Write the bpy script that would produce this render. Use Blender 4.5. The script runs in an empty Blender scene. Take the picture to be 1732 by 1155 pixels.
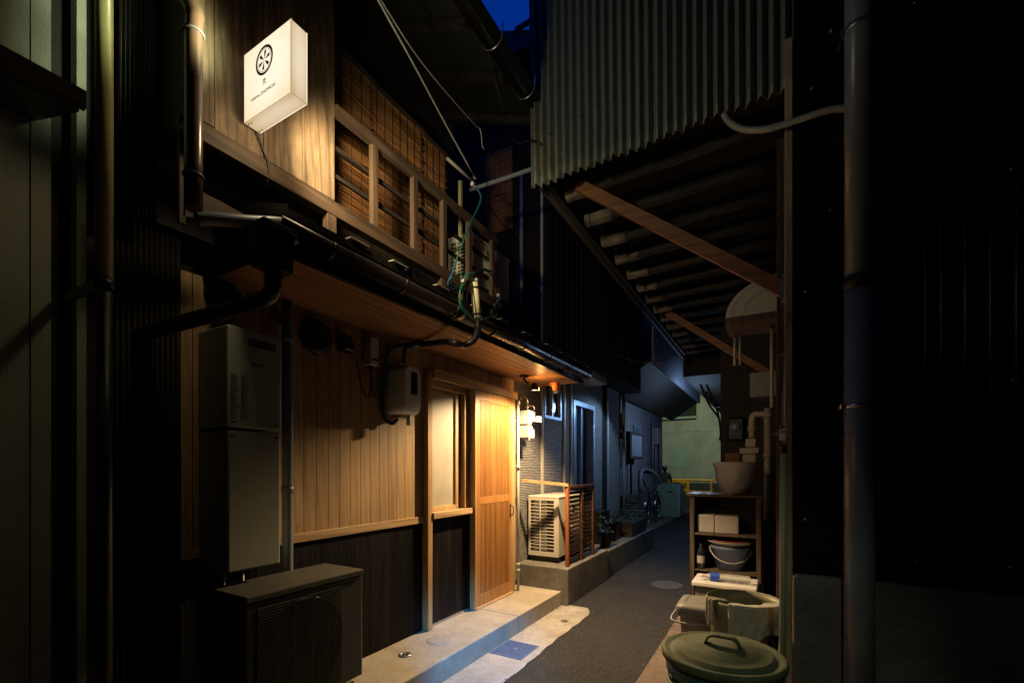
import bpy, math, random
from mathutils import Vector, Matrix
random.seed(7)
R = math.radians
sc = bpy.context.scene
C = sc.collection

# ---------------------------------------------------------------- camera
F, CX, CY, H = 770.0, 866.0, 790.0, 1.42          # wide lens, level, shifted upwards
TH = R(30.0)
cd = bpy.data.cameras.new("camera"); cam = bpy.data.objects.new("camera", cd); C.objects.link(cam)
cam.location = (0, 0, H); cam.rotation_euler = (R(90), 0, TH)
cd.sensor_width = 36.0; cd.lens = 36.0 * F / 1732.0
cd.shift_y = (CY - 577.5) / 1732.0; cd.shift_x = 0.0
cd.clip_start = 0.05; cd.clip_end = 400
sc.camera = cam

# ---------------------------------------------------------------- world: deep blue dusk sky
w = bpy.data.worlds.new("World"); sc.world = w; w.use_nodes = True
nt = w.node_tree; bg = nt.nodes["Background"]
sky = nt.nodes.new("ShaderNodeTexSky"); sky.sky_type = 'NISHITA'; sky.sun_disc = False
sky.sun_elevation = R(-3.0); sky.sun_rotation = R(200)
mxs = nt.nodes.new("ShaderNodeMix"); mxs.data_type = 'RGBA'; mxs.inputs[0].default_value = 0.97
mxs.inputs[7].default_value = (0.002, 0.26, 2.45, 1)
nt.links.new(sky.outputs[0], mxs.inputs[6]); nt.links.new(mxs.outputs[2], bg.inputs[0])
bg.inputs[1].default_value = 0.09

# ---------------------------------------------------------------- lamps of the place, plus added fill lights
def lamp(name, kind, loc, energy, col, radius=0.03, target=None, size=None, blend=0.5):
    l = bpy.data.lights.new(name, kind); l.energy = energy; l.color = col
    l.shadow_soft_size = radius
    o = bpy.data.objects.new(name, l); C.objects.link(o); o.location = loc
    if target is not None:
        o.rotation_euler = (Vector(target) - Vector(loc)).to_track_quat('-Z', 'Y').to_euler()
    if kind == 'SPOT':
        l.spot_size = R(size); l.spot_blend = blend
    return o
WARM = (1.0, 0.68, 0.345)
SIGNC = (1.0, 0.78, 0.46)
lamp("door_lamp", 'SPOT', (-1.72, 3.95, 2.20), 360, WARM, 0.035, (-1.93, 3.82, 0.9), 141, 0.4)
lamp("door_lamp_glow", 'POINT', (-2.05, 4.10, 2.20), 4.0, (1.0, 0.50, 0.16), 0.03)
lamp("sign_light_back", 'SPOT', (-1.57, 1.17, 2.94), 75.0, SIGNC, 0.05, (-2.05, 2.25, 2.72), 104, 1.0)
lamp("sign_light_under", 'POINT', (-1.66, 1.10, 2.75), 4.0, SIGNC, 0.05)
lamp("sign_light_side", 'SPOT', (-1.50, 1.13, 2.93), 20.0, (0.93, 0.95, 0.72), 0.04, (-1.25, 2.75, 3.55), 110, 1.0)
lamp("sign_light_face", 'SPOT', (-1.60, 0.98, 2.95), 42.0, (0.88, 0.95, 0.58), 0.05, (-2.3, 0.40, 3.2), 84, 1.0)
lamp("step_blue_fill", 'SPOT', (0.25, 0.9, 1.75), 620, (0.10, 0.44, 1.0), 0.05, (-1.88, 2.85, 0.02), 24, 0.9)  # added light with no source of its own, turns the step face blue
lamp("alley_lamp", 'SPOT', (-1.66, 7.0, 2.42), 48, (0.36, 0.62, 1.0), 0.06, (-2.45, 6.6, 0.9), 132, 0.3)
lamp("far_alley_lamp", 'POINT', (-1.50, 10.8, 2.35), 30, (0.42, 0.62, 1.0), 0.06)
lamp("street_lamp_light", 'SPOT', (-1.9, 14.2, 5.0), 330, (0.90, 0.95, 0.50), 0.10, (-3.0, 19.0, 2.0), 110, 0.6)
lamp("bin_fill_light", 'SPOT', (0.5, -1.0, 3.8), 60, (0.85, 0.92, 0.62), 0.06, (-.22, 2.5, 0.5), 24, 0.9)  # added fill over the bins and towels, no real lamp there

sc.view_settings.view_transform = 'Standard'; sc.view_settings.look = 'None'
sc.view_settings.exposure = 0.0; sc.view_settings.gamma = 1.0
sc.cycles.max_bounces = 6; sc.cycles.diffuse_bounces = 1; sc.cycles.use_denoising = True
sc.cycles.sample_clamp_indirect = 3.0

# ---------------------------------------------------------------- measuring: a ray of the lens met with a real plane
def U(px, py, x=None, y=None, z=None, d=None):
    t = (px - CX) / F
    dx = -math.sin(TH) + math.cos(TH) * t; dy = math.cos(TH) + math.sin(TH) * t; dz = (CY - py) / F
    if x is not None: k = x / dx
    elif y is not None: k = y / dy
    elif z is not None: k = (z - H) / dz
    else: k = d
    return Vector((dx * k, dy * k, H + dz * k))

# ---------------------------------------------------------------- mesh helpers
WL = {}
def wl(o): return WL.get(o.name, Vector((0, 0, 0)))

class MB:
    def __init__(s): s.v = []; s.f = []; s.sm = []
    def add(s, vs, fs, smooth=False):
        n = len(s.v); s.v += [Vector(p) for p in vs]
        for f in fs: s.f.append([i + n for i in f]); s.sm.append(smooth)
        return s
    def box(s, x0, x1, y0, y1, z0, z1):
        if x0 > x1: x0, x1 = x1, x0
        if y0 > y1: y0, y1 = y1, y0
        if z0 > z1: z0, z1 = z1, z0
        v = [(x0,y0,z0),(x1,y0,z0),(x1,y1,z0),(x0,y1,z0),(x0,y0,z1),(x1,y0,z1),(x1,y1,z1),(x0,y1,z1)]
        return s.add(v, [(0,3,2,1),(4,5,6,7),(0,1,5,4),(1,2,6,5),(2,3,7,6),(3,0,4,7)])
    def bar(s, a, b, w, h, up=(0, 0, 1)):
        a = Vector(a); b = Vector(b); t = (b - a).normalized(); up = Vector(up)
        sx = t.cross(up).normalized(); u = sx.cross(t).normalized()
        v = []
        for p in (a, b):
            for i, j in ((-1,-1),(1,-1),(1,1),(-1,1)): v.append(p + sx * i * w / 2 + u * j * h / 2)
        return s.add(v, [(0,1,2,3),(7,6,5,4),(0,4,5,1),(1,5,6,2),(2,6,7,3),(3,7,4,0)])
    def extrude(s, poly, vec, smooth=False):
        n = len(poly); vec = Vector(vec); v = [Vector(p) for p in poly] + [Vector(p) + vec for p in poly]
        s.add(v, [list(range(n))[::-1], list(range(n, 2 * n))])
        k = len(s.v) - 2 * n
        for i in range(n):
            j = (i + 1) % n; s.f.append([k + i, k + j, k + n + j, k + n + i]); s.sm.append(smooth)
        return s
    def tube(s, pts, r, n=10, curve=0, caps=True, taper=None):
        P = [Vector(p) for p in pts]
        if curve and len(P) > 2:
            Q = []; E = [P[0] * 2 - P[1]] + P + [P[-1] * 2 - P[-2]]
            for i in range(1, len(E) - 2):
                a, b, c, e = E[i - 1], E[i], E[i + 1], E[i + 2]
                for k in range(curve):
                    t = k / curve
                    Q.append(0.5 * ((2 * b) + (c - a) * t + (2 * a - 5 * b + 4 * c - e) * t * t + (3 * b - a - 3 * c + e) * t ** 3))
            Q.append(P[-1]); P = Q
        v = []; f = []; u = None
        for i, p in enumerate(P):
            t = (P[min(i + 1, len(P) - 1)] - P[max(i - 1, 0)])
            t = t.normalized() if t.length > 1e-9 else Vector((0, 0, 1))
            if u is None: u = t.cross(Vector((0, 0, 1)) if abs(t.z) < .9 else Vector((1, 0, 0))).normalized()
            u = (u - t * u.dot(t)).normalized(); w2 = t.cross(u)
            rr = r if taper is None else r + (taper - r) * i / (len(P) - 1)
            if callable(r): rr = r(i / (len(P) - 1))
            for k in range(n):
                a = 2 * math.pi * k / n; v.append(p + (u * math.cos(a) + w2 * math.sin(a)) * rr)
        for i in range(len(P) - 1):
            for k in range(n):
                k2 = (k + 1) % n; f.append((i * n + k, i * n + k2, (i + 1) * n + k2, (i + 1) * n + k))
        s.add(v, f, True)
        if caps:
            b0 = len(s.v) - len(v)
            s.f.append([b0 + k for k in range(n)][::-1]); s.sm.append(False)
            e = b0 + (len(P) - 1) * n; s.f.append([e + k for k in range(n)]); s.sm.append(False)
        return s
    def lathe(s, prof, c, n=32, axis='z', sx=1.0, sy=1.0, arc=360, a0=0, close=False):
        c = Vector(c); v = []; f = []; m = n if arc == 360 else n + 1
        for (r, h) in prof:
            for k in range(m):
                a = R(a0) + R(arc) * k / n; p, q = r * math.cos(a) * sx, r * math.sin(a) * sy
                v.append(c + (Vector((p, q, h)) if axis == 'z' else Vector((h, p, q)) if axis == 'x' else Vector((p, h, q))))
        for i in range(len(prof) - 1):
            for k in range(n):
                k2 = (k + 1) % m; f.append((i * m + k, i * m + k2, (i + 1) * m + k2, (i + 1) * m + k))
        s.add(v, f, True); return s
    def grid(s, fn, nu, nv, smooth=True):
        v = [fn(i / nu, j / nv) for i in range(nu + 1) for j in range(nv + 1)]
        f = [(i * (nv + 1) + j, (i + 1) * (nv + 1) + j, (i + 1) * (nv + 1) + j + 1, i * (nv + 1) + j + 1) for i in range(nu) for j in range(nv)]
        return s.add(v, f, smooth)
    def ring(s, c, rad, r, axis='z', n=32, m=8, sx=1, sy=1):
        c = Vector(c); pts = []
        for k in range(n + 1):
            a = 2 * math.pi * k / n; p, q = rad * math.cos(a) * sx, rad * math.sin(a) * sy
            pts.append(c + (Vector((p, q, 0)) if axis == 'z' else Vector((0, p, q)) if axis == 'x' else Vector((p, 0, q))))
        return s.tube(pts, r, m, caps=False)
    def build(s, name, mat, parent=None, bevel=0, solid=0, label=None, base=None, seg=2):
        v = s.v
        lo = Vector([min(p[i] for p in v) for i in range(3)]); hi = Vector([max(p[i] for p in v) for i in range(3)])
        o0 = Vector(base) if base is not None else Vector(((lo.x + hi.x) / 2, (lo.y + hi.y) / 2, lo.z))
        me = bpy.data.meshes.new(name); me.from_pydata([p - o0 for p in v], [], s.f)
        me.polygons.foreach_set('use_smooth', s.sm); me.materials.append(mat); me.update()
        o = bpy.data.objects.new(name, me); C.objects.link(o)
        if parent is not None: o.parent = parent; o.location = o0 - wl(parent)
        else: o.location = o0
        WL[o.name] = o0
        if solid:
            m = o.modifiers.new("solid", 'SOLIDIFY'); m.thickness = solid; m.offset = 0
        if bevel:
            m = o.modifiers.new("bevel", 'BEVEL'); m.width = bevel; m.segments = seg; m.limit_method = 'ANGLE'; m.angle_limit = R(40)
            if True:
                try: me.shade_flat if False else None
                except Exception: pass
        if label: o['label'] = label
        return o

def build_each(b, name, mat, parent, **kw):
    """one object for every loose piece"""
    n = len(b.v); par = list(range(n))
    def find(a):
        while par[a] != a: par[a] = par[par[a]]; a = par[a]
        return a
    for f in b.f:
        for k in f[1:]: par[find(k)] = find(f[0])
    groups = {}
    for i, f in enumerate(b.f): groups.setdefault(find(f[0]), []).append(i)
    out = []
    for g in groups.values():
        q = MB(); ids = {}
        for i in g:
            for v in b.f[i]:
                if v not in ids: ids[v] = len(q.v); q.v.append(b.v[v])
            q.f.append([ids[v] for v in b.f[i]]); q.sm.append(b.sm[i])
        out.append(q.build(name, mat, parent, **kw))
    return out
def thing(name, label, cat, loc=(0, 0, 0), group=None):
    o = bpy.data.objects.new(name, None); C.objects.link(o); o.empty_display_size = .1
    o.location = loc; WL[o.name] = Vector(loc); tag(o, label, cat, group); return o
def tag(o, label, cat=None, group=None, kind=None):
    o['label'] = label
    if cat: o['category'] = cat
    if group: o['group'] = group
    if kind: o['kind'] = kind
    return o
def struct(o): o['kind'] = 'structure'; return o
def copy_thing(root, loc, label=None):
    r = root.copy(); C.objects.link(r); r.location = loc; WL[r.name] = Vector(loc)
    if label: r['label'] = label
    for ch in list(root.children):
        c = ch.copy(); C.objects.link(c); c.parent = r
        for g in ch.children:
            q = g.copy(); C.objects.link(q); q.parent = c
    return r

def text_mesh(s, size, origin, right, up, extr=0.001, xscale=1.0, name='lettering', mat=None, parent=None, align='LEFT'):
    cu = bpy.data.curves.new('tmp', 'FONT'); cu.body = s; cu.size = size; cu.extrude = extr; cu.align_x = align; cu.resolution_u = 3
    to = bpy.data.objects.new('tmp', cu); C.objects.link(to)
    bpy.context.view_layer.update()
    dg = bpy.context.evaluated_depsgraph_get(); me = bpy.data.meshes.new_from_object(to.evaluated_get(dg))
    bpy.data.objects.remove(to)
    right = Vector(right).normalized(); up = Vector(up).normalized(); nrm = right.cross(up)
    b = MB(); b.add([Vector(origin) + right * p.co.x * xscale + up * p.co.y + nrm * p.co.z for p in me.vertices], [list(q.vertices) for q in me.polygons])
    if not b.v: return None
    return b.build(name, mat, parent)

# ---------------------------------------------------------------- materials
def nodes(name):
    m = bpy.data.materials.new(name); m.use_nodes = True; t = m.node_tree
    return m, t, t.nodes["Principled BSDF"]
def N(t, kind, **kw):
    n = t.nodes.new(kind)
    for k, v in kw.items(): setattr(n, k, v)
    return n
def coords(t, scale=(1, 1, 1)):
    g = N(t, "ShaderNodeNewGeometry"); m = N(t, "ShaderNodeMapping"); m.inputs['Scale'].default_value = scale
    t.links.new(g.outputs['Position'], m.inputs[0]); return m
def noise(t, co, scale, detail=5, rough=.6, dist=0):
    n = N(t, "ShaderNodeTexNoise"); n.inputs['Scale'].default_value = scale; n.inputs['Detail'].default_value = detail
    n.inputs['Roughness'].default_value = rough; n.inputs['Distortion'].default_value = dist
    t.links.new(co.outputs[0], n.inputs['Vector']); return n
def ramp(t, src, stops):
    r = N(t, "ShaderNodeValToRGB"); e = r.color_ramp.elements
    while len(e) < len(stops): e.new(.5)
    for i, (p, c) in enumerate(stops): e[i].position = p; e[i].color = (*c, 1) if len(c) == 3 else c
    t.links.new(src, r.inputs[0]); return r
def mix(t, fac, a, b, mode='MIX'):
    m = N(t, "ShaderNodeMix", data_type='RGBA', blend_type=mode)
    for inp, val in ((0, fac), (6, a), (7, b)):
        if hasattr(val, 'is_linked') or isinstance(val, bpy.types.NodeSocket): t.links.new(val, m.inputs[inp])
        elif inp == 0: m.inputs[0].default_value = val
        else: m.inputs[inp].default_value = (*val, 1)
    return m.outputs[2]
def bump(t, b, src, strength=.3, dist=.01, prev=None):
    n = N(t, "ShaderNodeBump"); n.inputs['Strength'].default_value = strength; n.inputs['Distance'].default_value = dist
    t.links.new(src, n.inputs['Height'])
    if prev is not None: t.links.new(prev.outputs[0], n.inputs['Normal'])
    t.links.new(n.outputs[0], b.inputs['Normal']); return n

def m_plain(name, col, rough=.5, metal=0, var=.25, scale=6, bumpy=.08, bscale=60, spec=.5, alpha=None):
    m, t, b = nodes(name); co = coords(t)
    n = noise(t, co, scale, 6, .65)
    d = tuple(c * (1 - var) for c in col); l = tuple(min(1, c * (1 + var * .6)) for c in col)
    r = ramp(t, n.outputs[0], [(.32, d), (.66, l)])
    t.links.new(r.outputs[0], b.inputs['Base Color'])
    rr = ramp(t, n.outputs[0], [(.3, (min(1, rough + .12),) * 3), (.7, (max(0, rough - .1),) * 3)])
    t.links.new(rr.outputs[0], b.inputs['Roughness'])
    b.inputs['Metallic'].default_value = metal; b.inputs['Specular IOR Level'].default_value = spec
    if bumpy: bump(t, b, noise(t, co, bscale, 4).outputs[0], bumpy, .004)
    return m
def m_wood(name, c1, c2, axis='z', rough=.55, fine=1.0, contrast=1.0, island=.35, weather=0, knots=False):
    m, t, b = nodes(name)
    k = {'x': (1.2, 22, 22), 'y': (22, 1.2, 22), 'z': (22, 22, 1.2)}[axis]
    co = coords(t, tuple(a * fine for a in k))
    g = N(t, "ShaderNodeNewGeometry")
    # each board takes its own piece of grain
    vm = N(t, "ShaderNodeVectorMath", operation='ADD'); cmb = N(t, "ShaderNodeCombineXYZ")
    mu = N(t, "ShaderNodeMath", operation='MULTIPLY'); mu.inputs[1].default_value = 37.0
    t.links.new(g.outputs['Random Per Island'], mu.inputs[0])
    for i in range(3): t.links.new(mu.outputs[0], cmb.inputs[i])
    t.links.new(co.outputs[0], vm.inputs[0]); t.links.new(cmb.outputs[0], vm.inputs[1])
    n1 = noise(t, vm, 1.0, 4, .55, 1.2); n2 = noise(t, vm, 4.5, 5, .7, .3)
    w = N(t, "ShaderNodeTexWave"); w.wave_type = 'BANDS'; w.bands_direction = 'DIAGONAL'
    w.inputs['Scale'].default_value = .55; w.inputs['Distortion'].default_value = 9 if knots else 5
    w.inputs['Detail'].default_value = 3; w.inputs['Detail Scale'].default_value = .8
    t.links.new(vm.outputs[0], w.inputs['Vector'])
    mid = tuple((a + c) / 2 for a, c in zip(c1, c2))
    r1 = ramp(t, n1.outputs[0], [(.3, c1), (.5, mid), (.72, c2)])
    r2 = ramp(t, w.outputs['Fac'], [(.0, (1 - .42 * contrast,) * 3), (.35, (1, 1, 1))])
    r3 = ramp(t, n2.outputs[0], [(.3, (1 - .35 * contrast,) * 3), (.6, (1.0, 1.0, 1.0))])
    c = mix(t, 1.0, r1.outputs[0], r2.outputs[0], 'MULTIPLY'); c = mix(t, .8, c, r3.outputs[0], 'MULTIPLY')
    ri = ramp(t, g.outputs['Random Per Island'], [(0, (1 - island, 1 - island * 1.1, 1 - island * 1.25)), (1, (1, 1, 1))])
    c = mix(t, 1.0, c, ri.outputs[0], 'MULTIPLY')
    if knots:
        kc = coords(t, {'z': (5, 5, 1.9), 'y': (5, 1.9, 5), 'x': (1.9, 5, 5)}[axis]); vo = N(t, "ShaderNodeTexVoronoi"); vo.inputs['Scale'].default_value = 1.0
        nd = noise(t, kc, 2.0, 2); va = N(t, "ShaderNodeVectorMath", operation='MULTIPLY_ADD'); va.inputs[1].default_value = (.25, .25, .25)
        t.links.new(nd.outputs['Color'], va.inputs[0]); t.links.new(kc.outputs[0], va.inputs[2]); t.links.new(va.outputs[0], vo.inputs['Vector'])
        wr = N(t, "ShaderNodeMath", operation='SINE'); mm = N(t, "ShaderNodeMath", operation='MULTIPLY'); mm.inputs[1].default_value = 62
        t.links.new(vo.outputs['Distance'], mm.inputs[0]); t.links.new(mm.outputs[0], wr.inputs[0])
        fall = ramp(t, vo.outputs['Distance'], [(.04, (1, 1, 1)), (.34, (0, 0, 0))])
        rk = ramp(t, wr.outputs[0], [(.0, (.40, .33, .26)), (.8, (1, 1, 1))])
        c = mix(t, fall.outputs[0], c, mix(t, .75, c, rk.outputs[0], 'MULTIPLY'))
        core = ramp(t, vo.outputs['Distance'], [(.03, (.25, .2, .15)), (.06, (1, 1, 1))]); c = mix(t, 1.0, c, core.outputs[0], 'MULTIPLY')
    if weather:
        co2 = coords(t, (2.5, 2.5, .9)); nw = noise(t, co2, 1.6, 6, .7)
        rw = ramp(t, nw.outputs[0], [(.4, (.30, .27, .24)), (.62, (1, 1, 1))]); c = mix(t, weather, c, rw.outputs[0], 'MULTIPLY')
    t.links.new(c, b.inputs['Base Color']); b.inputs['Roughness'].default_value = rough
    bump(t, b, n2.outputs[0], .35 * contrast, .003); return m
def m_char():
    m, t, b = nodes("charred_cedar"); co = coords(t, (26, 26, 1.6)); n = noise(t, co, 1, 6, .7, .5); n2 = noise(t, coords(t, (9, 9, .7)), 1, 4, .6)
    g = N(t, "ShaderNodeNewGeometry")
    r = ramp(t, n.outputs[0], [(.3, (.003, .003, .004)), (.6, (.010, .010, .011)), (.82, (.045, .042, .040))])
    r2 = ramp(t, n2.outputs[0], [(.35, (.45, .45, .5)), (.65, (1.5, 1.35, 1.2))])
    ri = ramp(t, g.outputs['Random Per Island'], [(0, (.55, .55, .6)), (1, (1.2, 1.15, 1.1))])
    c = mix(t, 1, r.outputs[0], r2.outputs[0], 'MULTIPLY'); c = mix(t, 1, c, ri.outputs[0], 'MULTIPLY')
    t.links.new(c, b.inputs['Base Color']); b.inputs['Roughness'].default_value = .55; b.inputs['Specular IOR Level'].default_value = .12
    bump(t, b, n.outputs[0], .9, .006); return m
def m_concrete(name, c1, c2, stain=(.35, .33, .3), rough=.85, scale=3.0, pits=True, bs=.25):
    m, t, b = nodes(name); co = coords(t); n = noise(t, co, scale, 8, .7, .3); n2 = noise(t, co, 60, 4, .7); n3 = noise(t, co, 1.1, 5, .75)
    r = ramp(t, n.outputs[0], [(.3, c1), (.68, c2)]); r2 = ramp(t, n2.outputs[0], [(.3, (.72, .72, .72)), (.6, (1, 1, 1))])
    rs = ramp(t, n3.outputs[0], [(.36, stain), (.55, (1, 1, 1))])
    c = mix(t, 1, r.outputs[0], r2.outputs[0], 'MULTIPLY'); c = mix(t, .6, c, rs.outputs[0], 'MULTIPLY')
    t.links.new(c, b.inputs['Base Color']); b.inputs['Roughness'].default_value = rough
    p = bump(t, b, n2.outputs[0], bs, .004)
    if pits:
        v = N(t, "ShaderNodeTexVoronoi"); v.inputs['Scale'].default_value = 22; t.links.new(co.outputs[0], v.inputs['Vector'])
        rv = ramp(t, v.outputs['Distance'], [(.05, (0, 0, 0)), (.14, (1, 1, 1))]); bump(t, b, rv.outputs[0], .35, .003, p)
    return m
def m_asphalt():
    m, t, b = nodes("asphalt"); co = coords(t); v = N(t, "ShaderNodeTexVoronoi"); v.inputs['Scale'].default_value = 170; t.links.new(co.outputs[0], v.inputs['Vector'])
    n = noise(t, co, 2.2, 6, .7); n2 = noise(t, co, 220, 3, .6)
    r = ramp(t, v.outputs['Color'], [(.1, (.006, .006, .007)), (.75, (.030, .029, .027)), (.95, (.14, .135, .125))])
    r2 = ramp(t, n.outputs[0], [(.35, (.55, .55, .56)), (.65, (1.15, 1.12, 1.08))])
    t.links.new(mix(t, 1, r.outputs[0], r2.outputs[0], 'MULTIPLY'), b.inputs['Base Color'])
    rr = ramp(t, n.outputs[0], [(.3, (.62,) * 3), (.6, (.88,) * 3)]); t.links.new(rr.outputs[0], b.inputs['Roughness'])
    p = bump(t, b, v.outputs['Distance'], .7, .005); bump(t, b, n2.outputs[0], .4, .003, p); return m
def m_metal(name, col, rough=.4, metal=.6, rust=0.3, rcol=(.16, .055, .018), streak=True):
    m, t, b = nodes(name); co = coords(t, (1, 1, .35) if streak else (1, 1, 1)); n = noise(t, co, 5, 8, .75); n2 = noise(t, coords(t), 28, 5, .7)
    r = ramp(t, n2.outputs[0], [(.3, tuple(c * .72 for c in col)), (.65, col)])
    fr = ramp(t, n.outputs[0], [(.74 - rust * .4, (0, 0, 0)), (.80 - rust * .3, (1, 1, 1))])
    t.links.new(mix(t, fr.outputs[0], r.outputs[0], rcol), b.inputs['Base Color'])
    rr = ramp(t, n.outputs[0], [(.4, (rough,) * 3), (.8, (min(1, rough + .35),) * 3)]); t.links.new(rr.outputs[0], b.inputs['Roughness'])
    b.inputs['Metallic'].default_value = metal; bump(t, b, n2.outputs[0], .12, .003); return m
def m_siding(name, c1, c2):
    m, t, b = nodes(name); co = coords(t, (1, 1, 1)); nz = noise(t, coords(t, (5, 5, 30)), 1.5, 4, .6)
    w = N(t, "ShaderNodeTexWave"); w.bands_direction = 'Z'; w.inputs['Scale'].default_value = 17; w.inputs['Distortion'].default_value = 2.5
    w.inputs['Detail'].default_value = 2; t.links.new(co.outputs[0], w.inputs['Vector'])
    r = ramp(t, nz.outputs[0], [(.3, c1), (.7, c2)]); r2 = ramp(t, w.outputs['Fac'], [(.0, (.45, .45, .45)), (.5, (1, 1, 1))])
    t.links.new(mix(t, 1, r.outputs[0], r2.outputs[0], 'MULTIPLY'), b.inputs['Base Color']); b.inputs['Roughness'].default_value = .6
    p = bump(t, b, w.outputs['Fac'], 1.0, .012); bump(t, b, nz.outputs[0], .5, .008, p); return m
def m_plaster(name, c1, c2, sc_=55, st=.8):
    m, t, b = nodes(name); co = coords(t); v = noise(t, co, sc_, 5, .6, .6); n = noise(t, coords(t, (1, 1, .5)), 2.2, 6, .7)
    r = ramp(t, n.outputs[0], [(.3, c1), (.66, c2)]); t.links.new(r.outputs[0], b.inputs['Base Color']); b.inputs['Roughness'].default_value = .9
    bump(t, b, v.outputs[0], st, .012); return m
def m_glass(name, col, rough=.1, trans=.0, alpha=1):
    m, t, b = nodes(name); n = noise(t, coords(t), 4, 4); r = ramp(t, n.outputs[0], [(.3, tuple(c * .8 for c in col)), (.7, col)])
    t.links.new(r.outputs[0], b.inputs['Base Color']); b.inputs['Roughness'].default_value = rough; b.inputs['Transmission Weight'].default_value = trans
    b.inputs['Alpha'].default_value = alpha; return m
def m_glow(name, col, edge, strength):
    m, t, b = nodes(name); e = N(t, "ShaderNodeEmission"); tc = N(t, "ShaderNodeTexCoord"); vd = N(t, "ShaderNodeVectorMath", operation='DISTANCE')
    vd.inputs[1].default_value = (.56, .5, .56); t.links.new(tc.outputs['Generated'], vd.inputs[0]); n = noise(t, coords(t), 14, 3)
    r = ramp(t, vd.outputs['Value'], [(.22, col), (.60, tuple((a + c) / 2 for a, c in zip(col, edge))), (.86, edge)])
    rn = ramp(t, n.outputs[0], [(.3, (.94, .93, .91)), (.6, (1, 1, 1))])
    t.links.new(mix(t, 1, r.outputs[0], rn.outputs[0], 'MULTIPLY'), e.inputs[0]); e.inputs[1].default_value = strength
    t.links.new(e.outputs[0], t.nodes['Material Output'].inputs[0]); return m
def m_emit(name, col, strength):
    m, t, b = nodes(name); e = N(t, "ShaderNodeEmission"); n = noise(t, coords(t), 7, 3)
    r = ramp(t, n.outputs[0], [(.3, tuple(c * .965 for c in col)), (.7, col)]); t.links.new(r.outputs[0], e.inputs[0]); e.inputs[1].default_value = strength
    t.links.new(e.outputs[0], t.nodes['Material Output'].inputs[0]); return m

M = {}
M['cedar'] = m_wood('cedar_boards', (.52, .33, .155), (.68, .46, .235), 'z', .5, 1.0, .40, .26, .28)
M['cedar_y'] = m_wood('cedar_rail', (.50, .32, .16), (.68, .47, .26), 'y', .45, .7, .7, .15)
M['cedar_x'] = m_wood('cedar_cross', (.40, .23, .11), (.60, .38, .19), 'x', .5, .8, .6, .2)
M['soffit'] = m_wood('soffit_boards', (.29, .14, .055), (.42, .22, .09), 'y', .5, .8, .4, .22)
M['door'] = m_wood('door_cedar', (.37, .165, .048), (.53, .255, .085), 'z', .42, 1.0, .45, .22)
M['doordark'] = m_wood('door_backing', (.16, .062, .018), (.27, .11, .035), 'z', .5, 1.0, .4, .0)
M['oldplank'] = m_wood('weathered_plank', (.17, .11, .06), (.36, .255, .145), 'z', .8, 1.25, .9, .35, .85, True)
M['oldrail'] = m_wood('weathered_rail', (.06, .032, .016), (.135, .08, .042), 'y', .75, .8, 1.0, .2, .4)
M['oldpost'] = m_wood('weathered_post', (.075, .042, .022), (.17, .105, .055), 'z', .75, .8, 1.0, .2, .4)
M['darkwood'] = m_wood('dark_wood', (.016, .010, .006), (.045, .028, .016), 'z', .7, .8, .9, .3)
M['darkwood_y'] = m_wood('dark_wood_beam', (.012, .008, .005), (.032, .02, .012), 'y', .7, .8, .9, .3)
M['shelfwood'] = m_wood('grey_shelf_wood', (.08, .055, .036), (.19, .14, .095), 'z', .75, .8, 1.1, .3, .5)
M['joistlit'] = m_wood('sign_lit_joist_tip', (.14, .11, .075), (.42, .36, .27), 'x', .75, .7, 1.3, .4, .6)  # pale colour stands in for sign light on the joist ends
M['brace'] = m_wood('orange_brace', (.20, .075, .024), (.28, .115, .038), 'x', .55, .7, .6, 0)
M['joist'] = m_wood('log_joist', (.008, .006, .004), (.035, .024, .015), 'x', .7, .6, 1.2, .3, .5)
M['redpost'] = m_wood('red_stained_wood', (.26, .08, .025), (.38, .13, .045), 'z', .5, .8, .6, .1)
M['slat'] = m_wood('fence_slat', (.05, .022, .012), (.12, .055, .028), 'y', .4, .6, .8, .3)
M['char'] = m_char()
M['concrete'] = m_concrete('step_concrete', (.34, .30, .25), (.48, .43, .36), (.62, .58, .54))
M['strip'] = m_concrete('gutter_concrete', (.36, .34, .31), (.52, .49, .45), (.55, .52, .48), scale=5)
M['kerb'] = m_concrete('pink_concrete', (.18, .14, .11), (.28, .215, .175), (.6, .55, .5), scale=6)
M['base'] = m_concrete('old_concrete', (.11, .105, .09), (.25, .23, .2), (.45, .42, .4))
M['yard'] = m_concrete('yard_concrete', (.10, .10, .095), (.2, .2, .19), (.5, .5, .5), bs=.8)
M['asphalt'] = m_asphalt()
M['corr'] = m_metal('galvanised_sheet', (.21, .225, .18), .48, .30, .50, (.15, .085, .04))
M['corrdark'] = m_metal('dark_sheet', (.03, .028, .02), .5, .3, .1)
M['bluesheet'] = m_metal('pale_sheet', (.45, .5, .58), .45, .3, .1)
M['darkclad'] = m_plain('matt_dark_cladding', (.012, .011, .009), .8, 0, .3, 3, .1, 60, .15)
M['blackclad'] = m_metal('black_cladding', (.012, .012, .013), .16, .3, .0, streak=False)
M['blackpaint'] = m_plain('black_metal', (.010, .010, .010), .38, .4, .3, 4)
M['gutter'] = m_plain('dark_gutter', (.024, .017, .013), .28, .0, .3, 3, .04)
M['brownpipe'] = m_plain('brown_pipe', (.075, .042, .026), .25, 0, .25, 3, .03)
M['greypipe'] = m_plain('grey_pipe', (.18, .21, .24), .30, 0, .2, 2.5, .05)
M['conduit'] = m_plain('pale_conduit', (.42, .39, .34), .35, 0, .2, 5, .04)
M['yellowpipe'] = m_plain('yellowed_pipe', (.36, .33, .14), .33, 0, .2, 4, .04)
M['steel'] = m_plain('bright_steel', (.5, .5, .5), .28, .9, .2, 9, .02)
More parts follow.
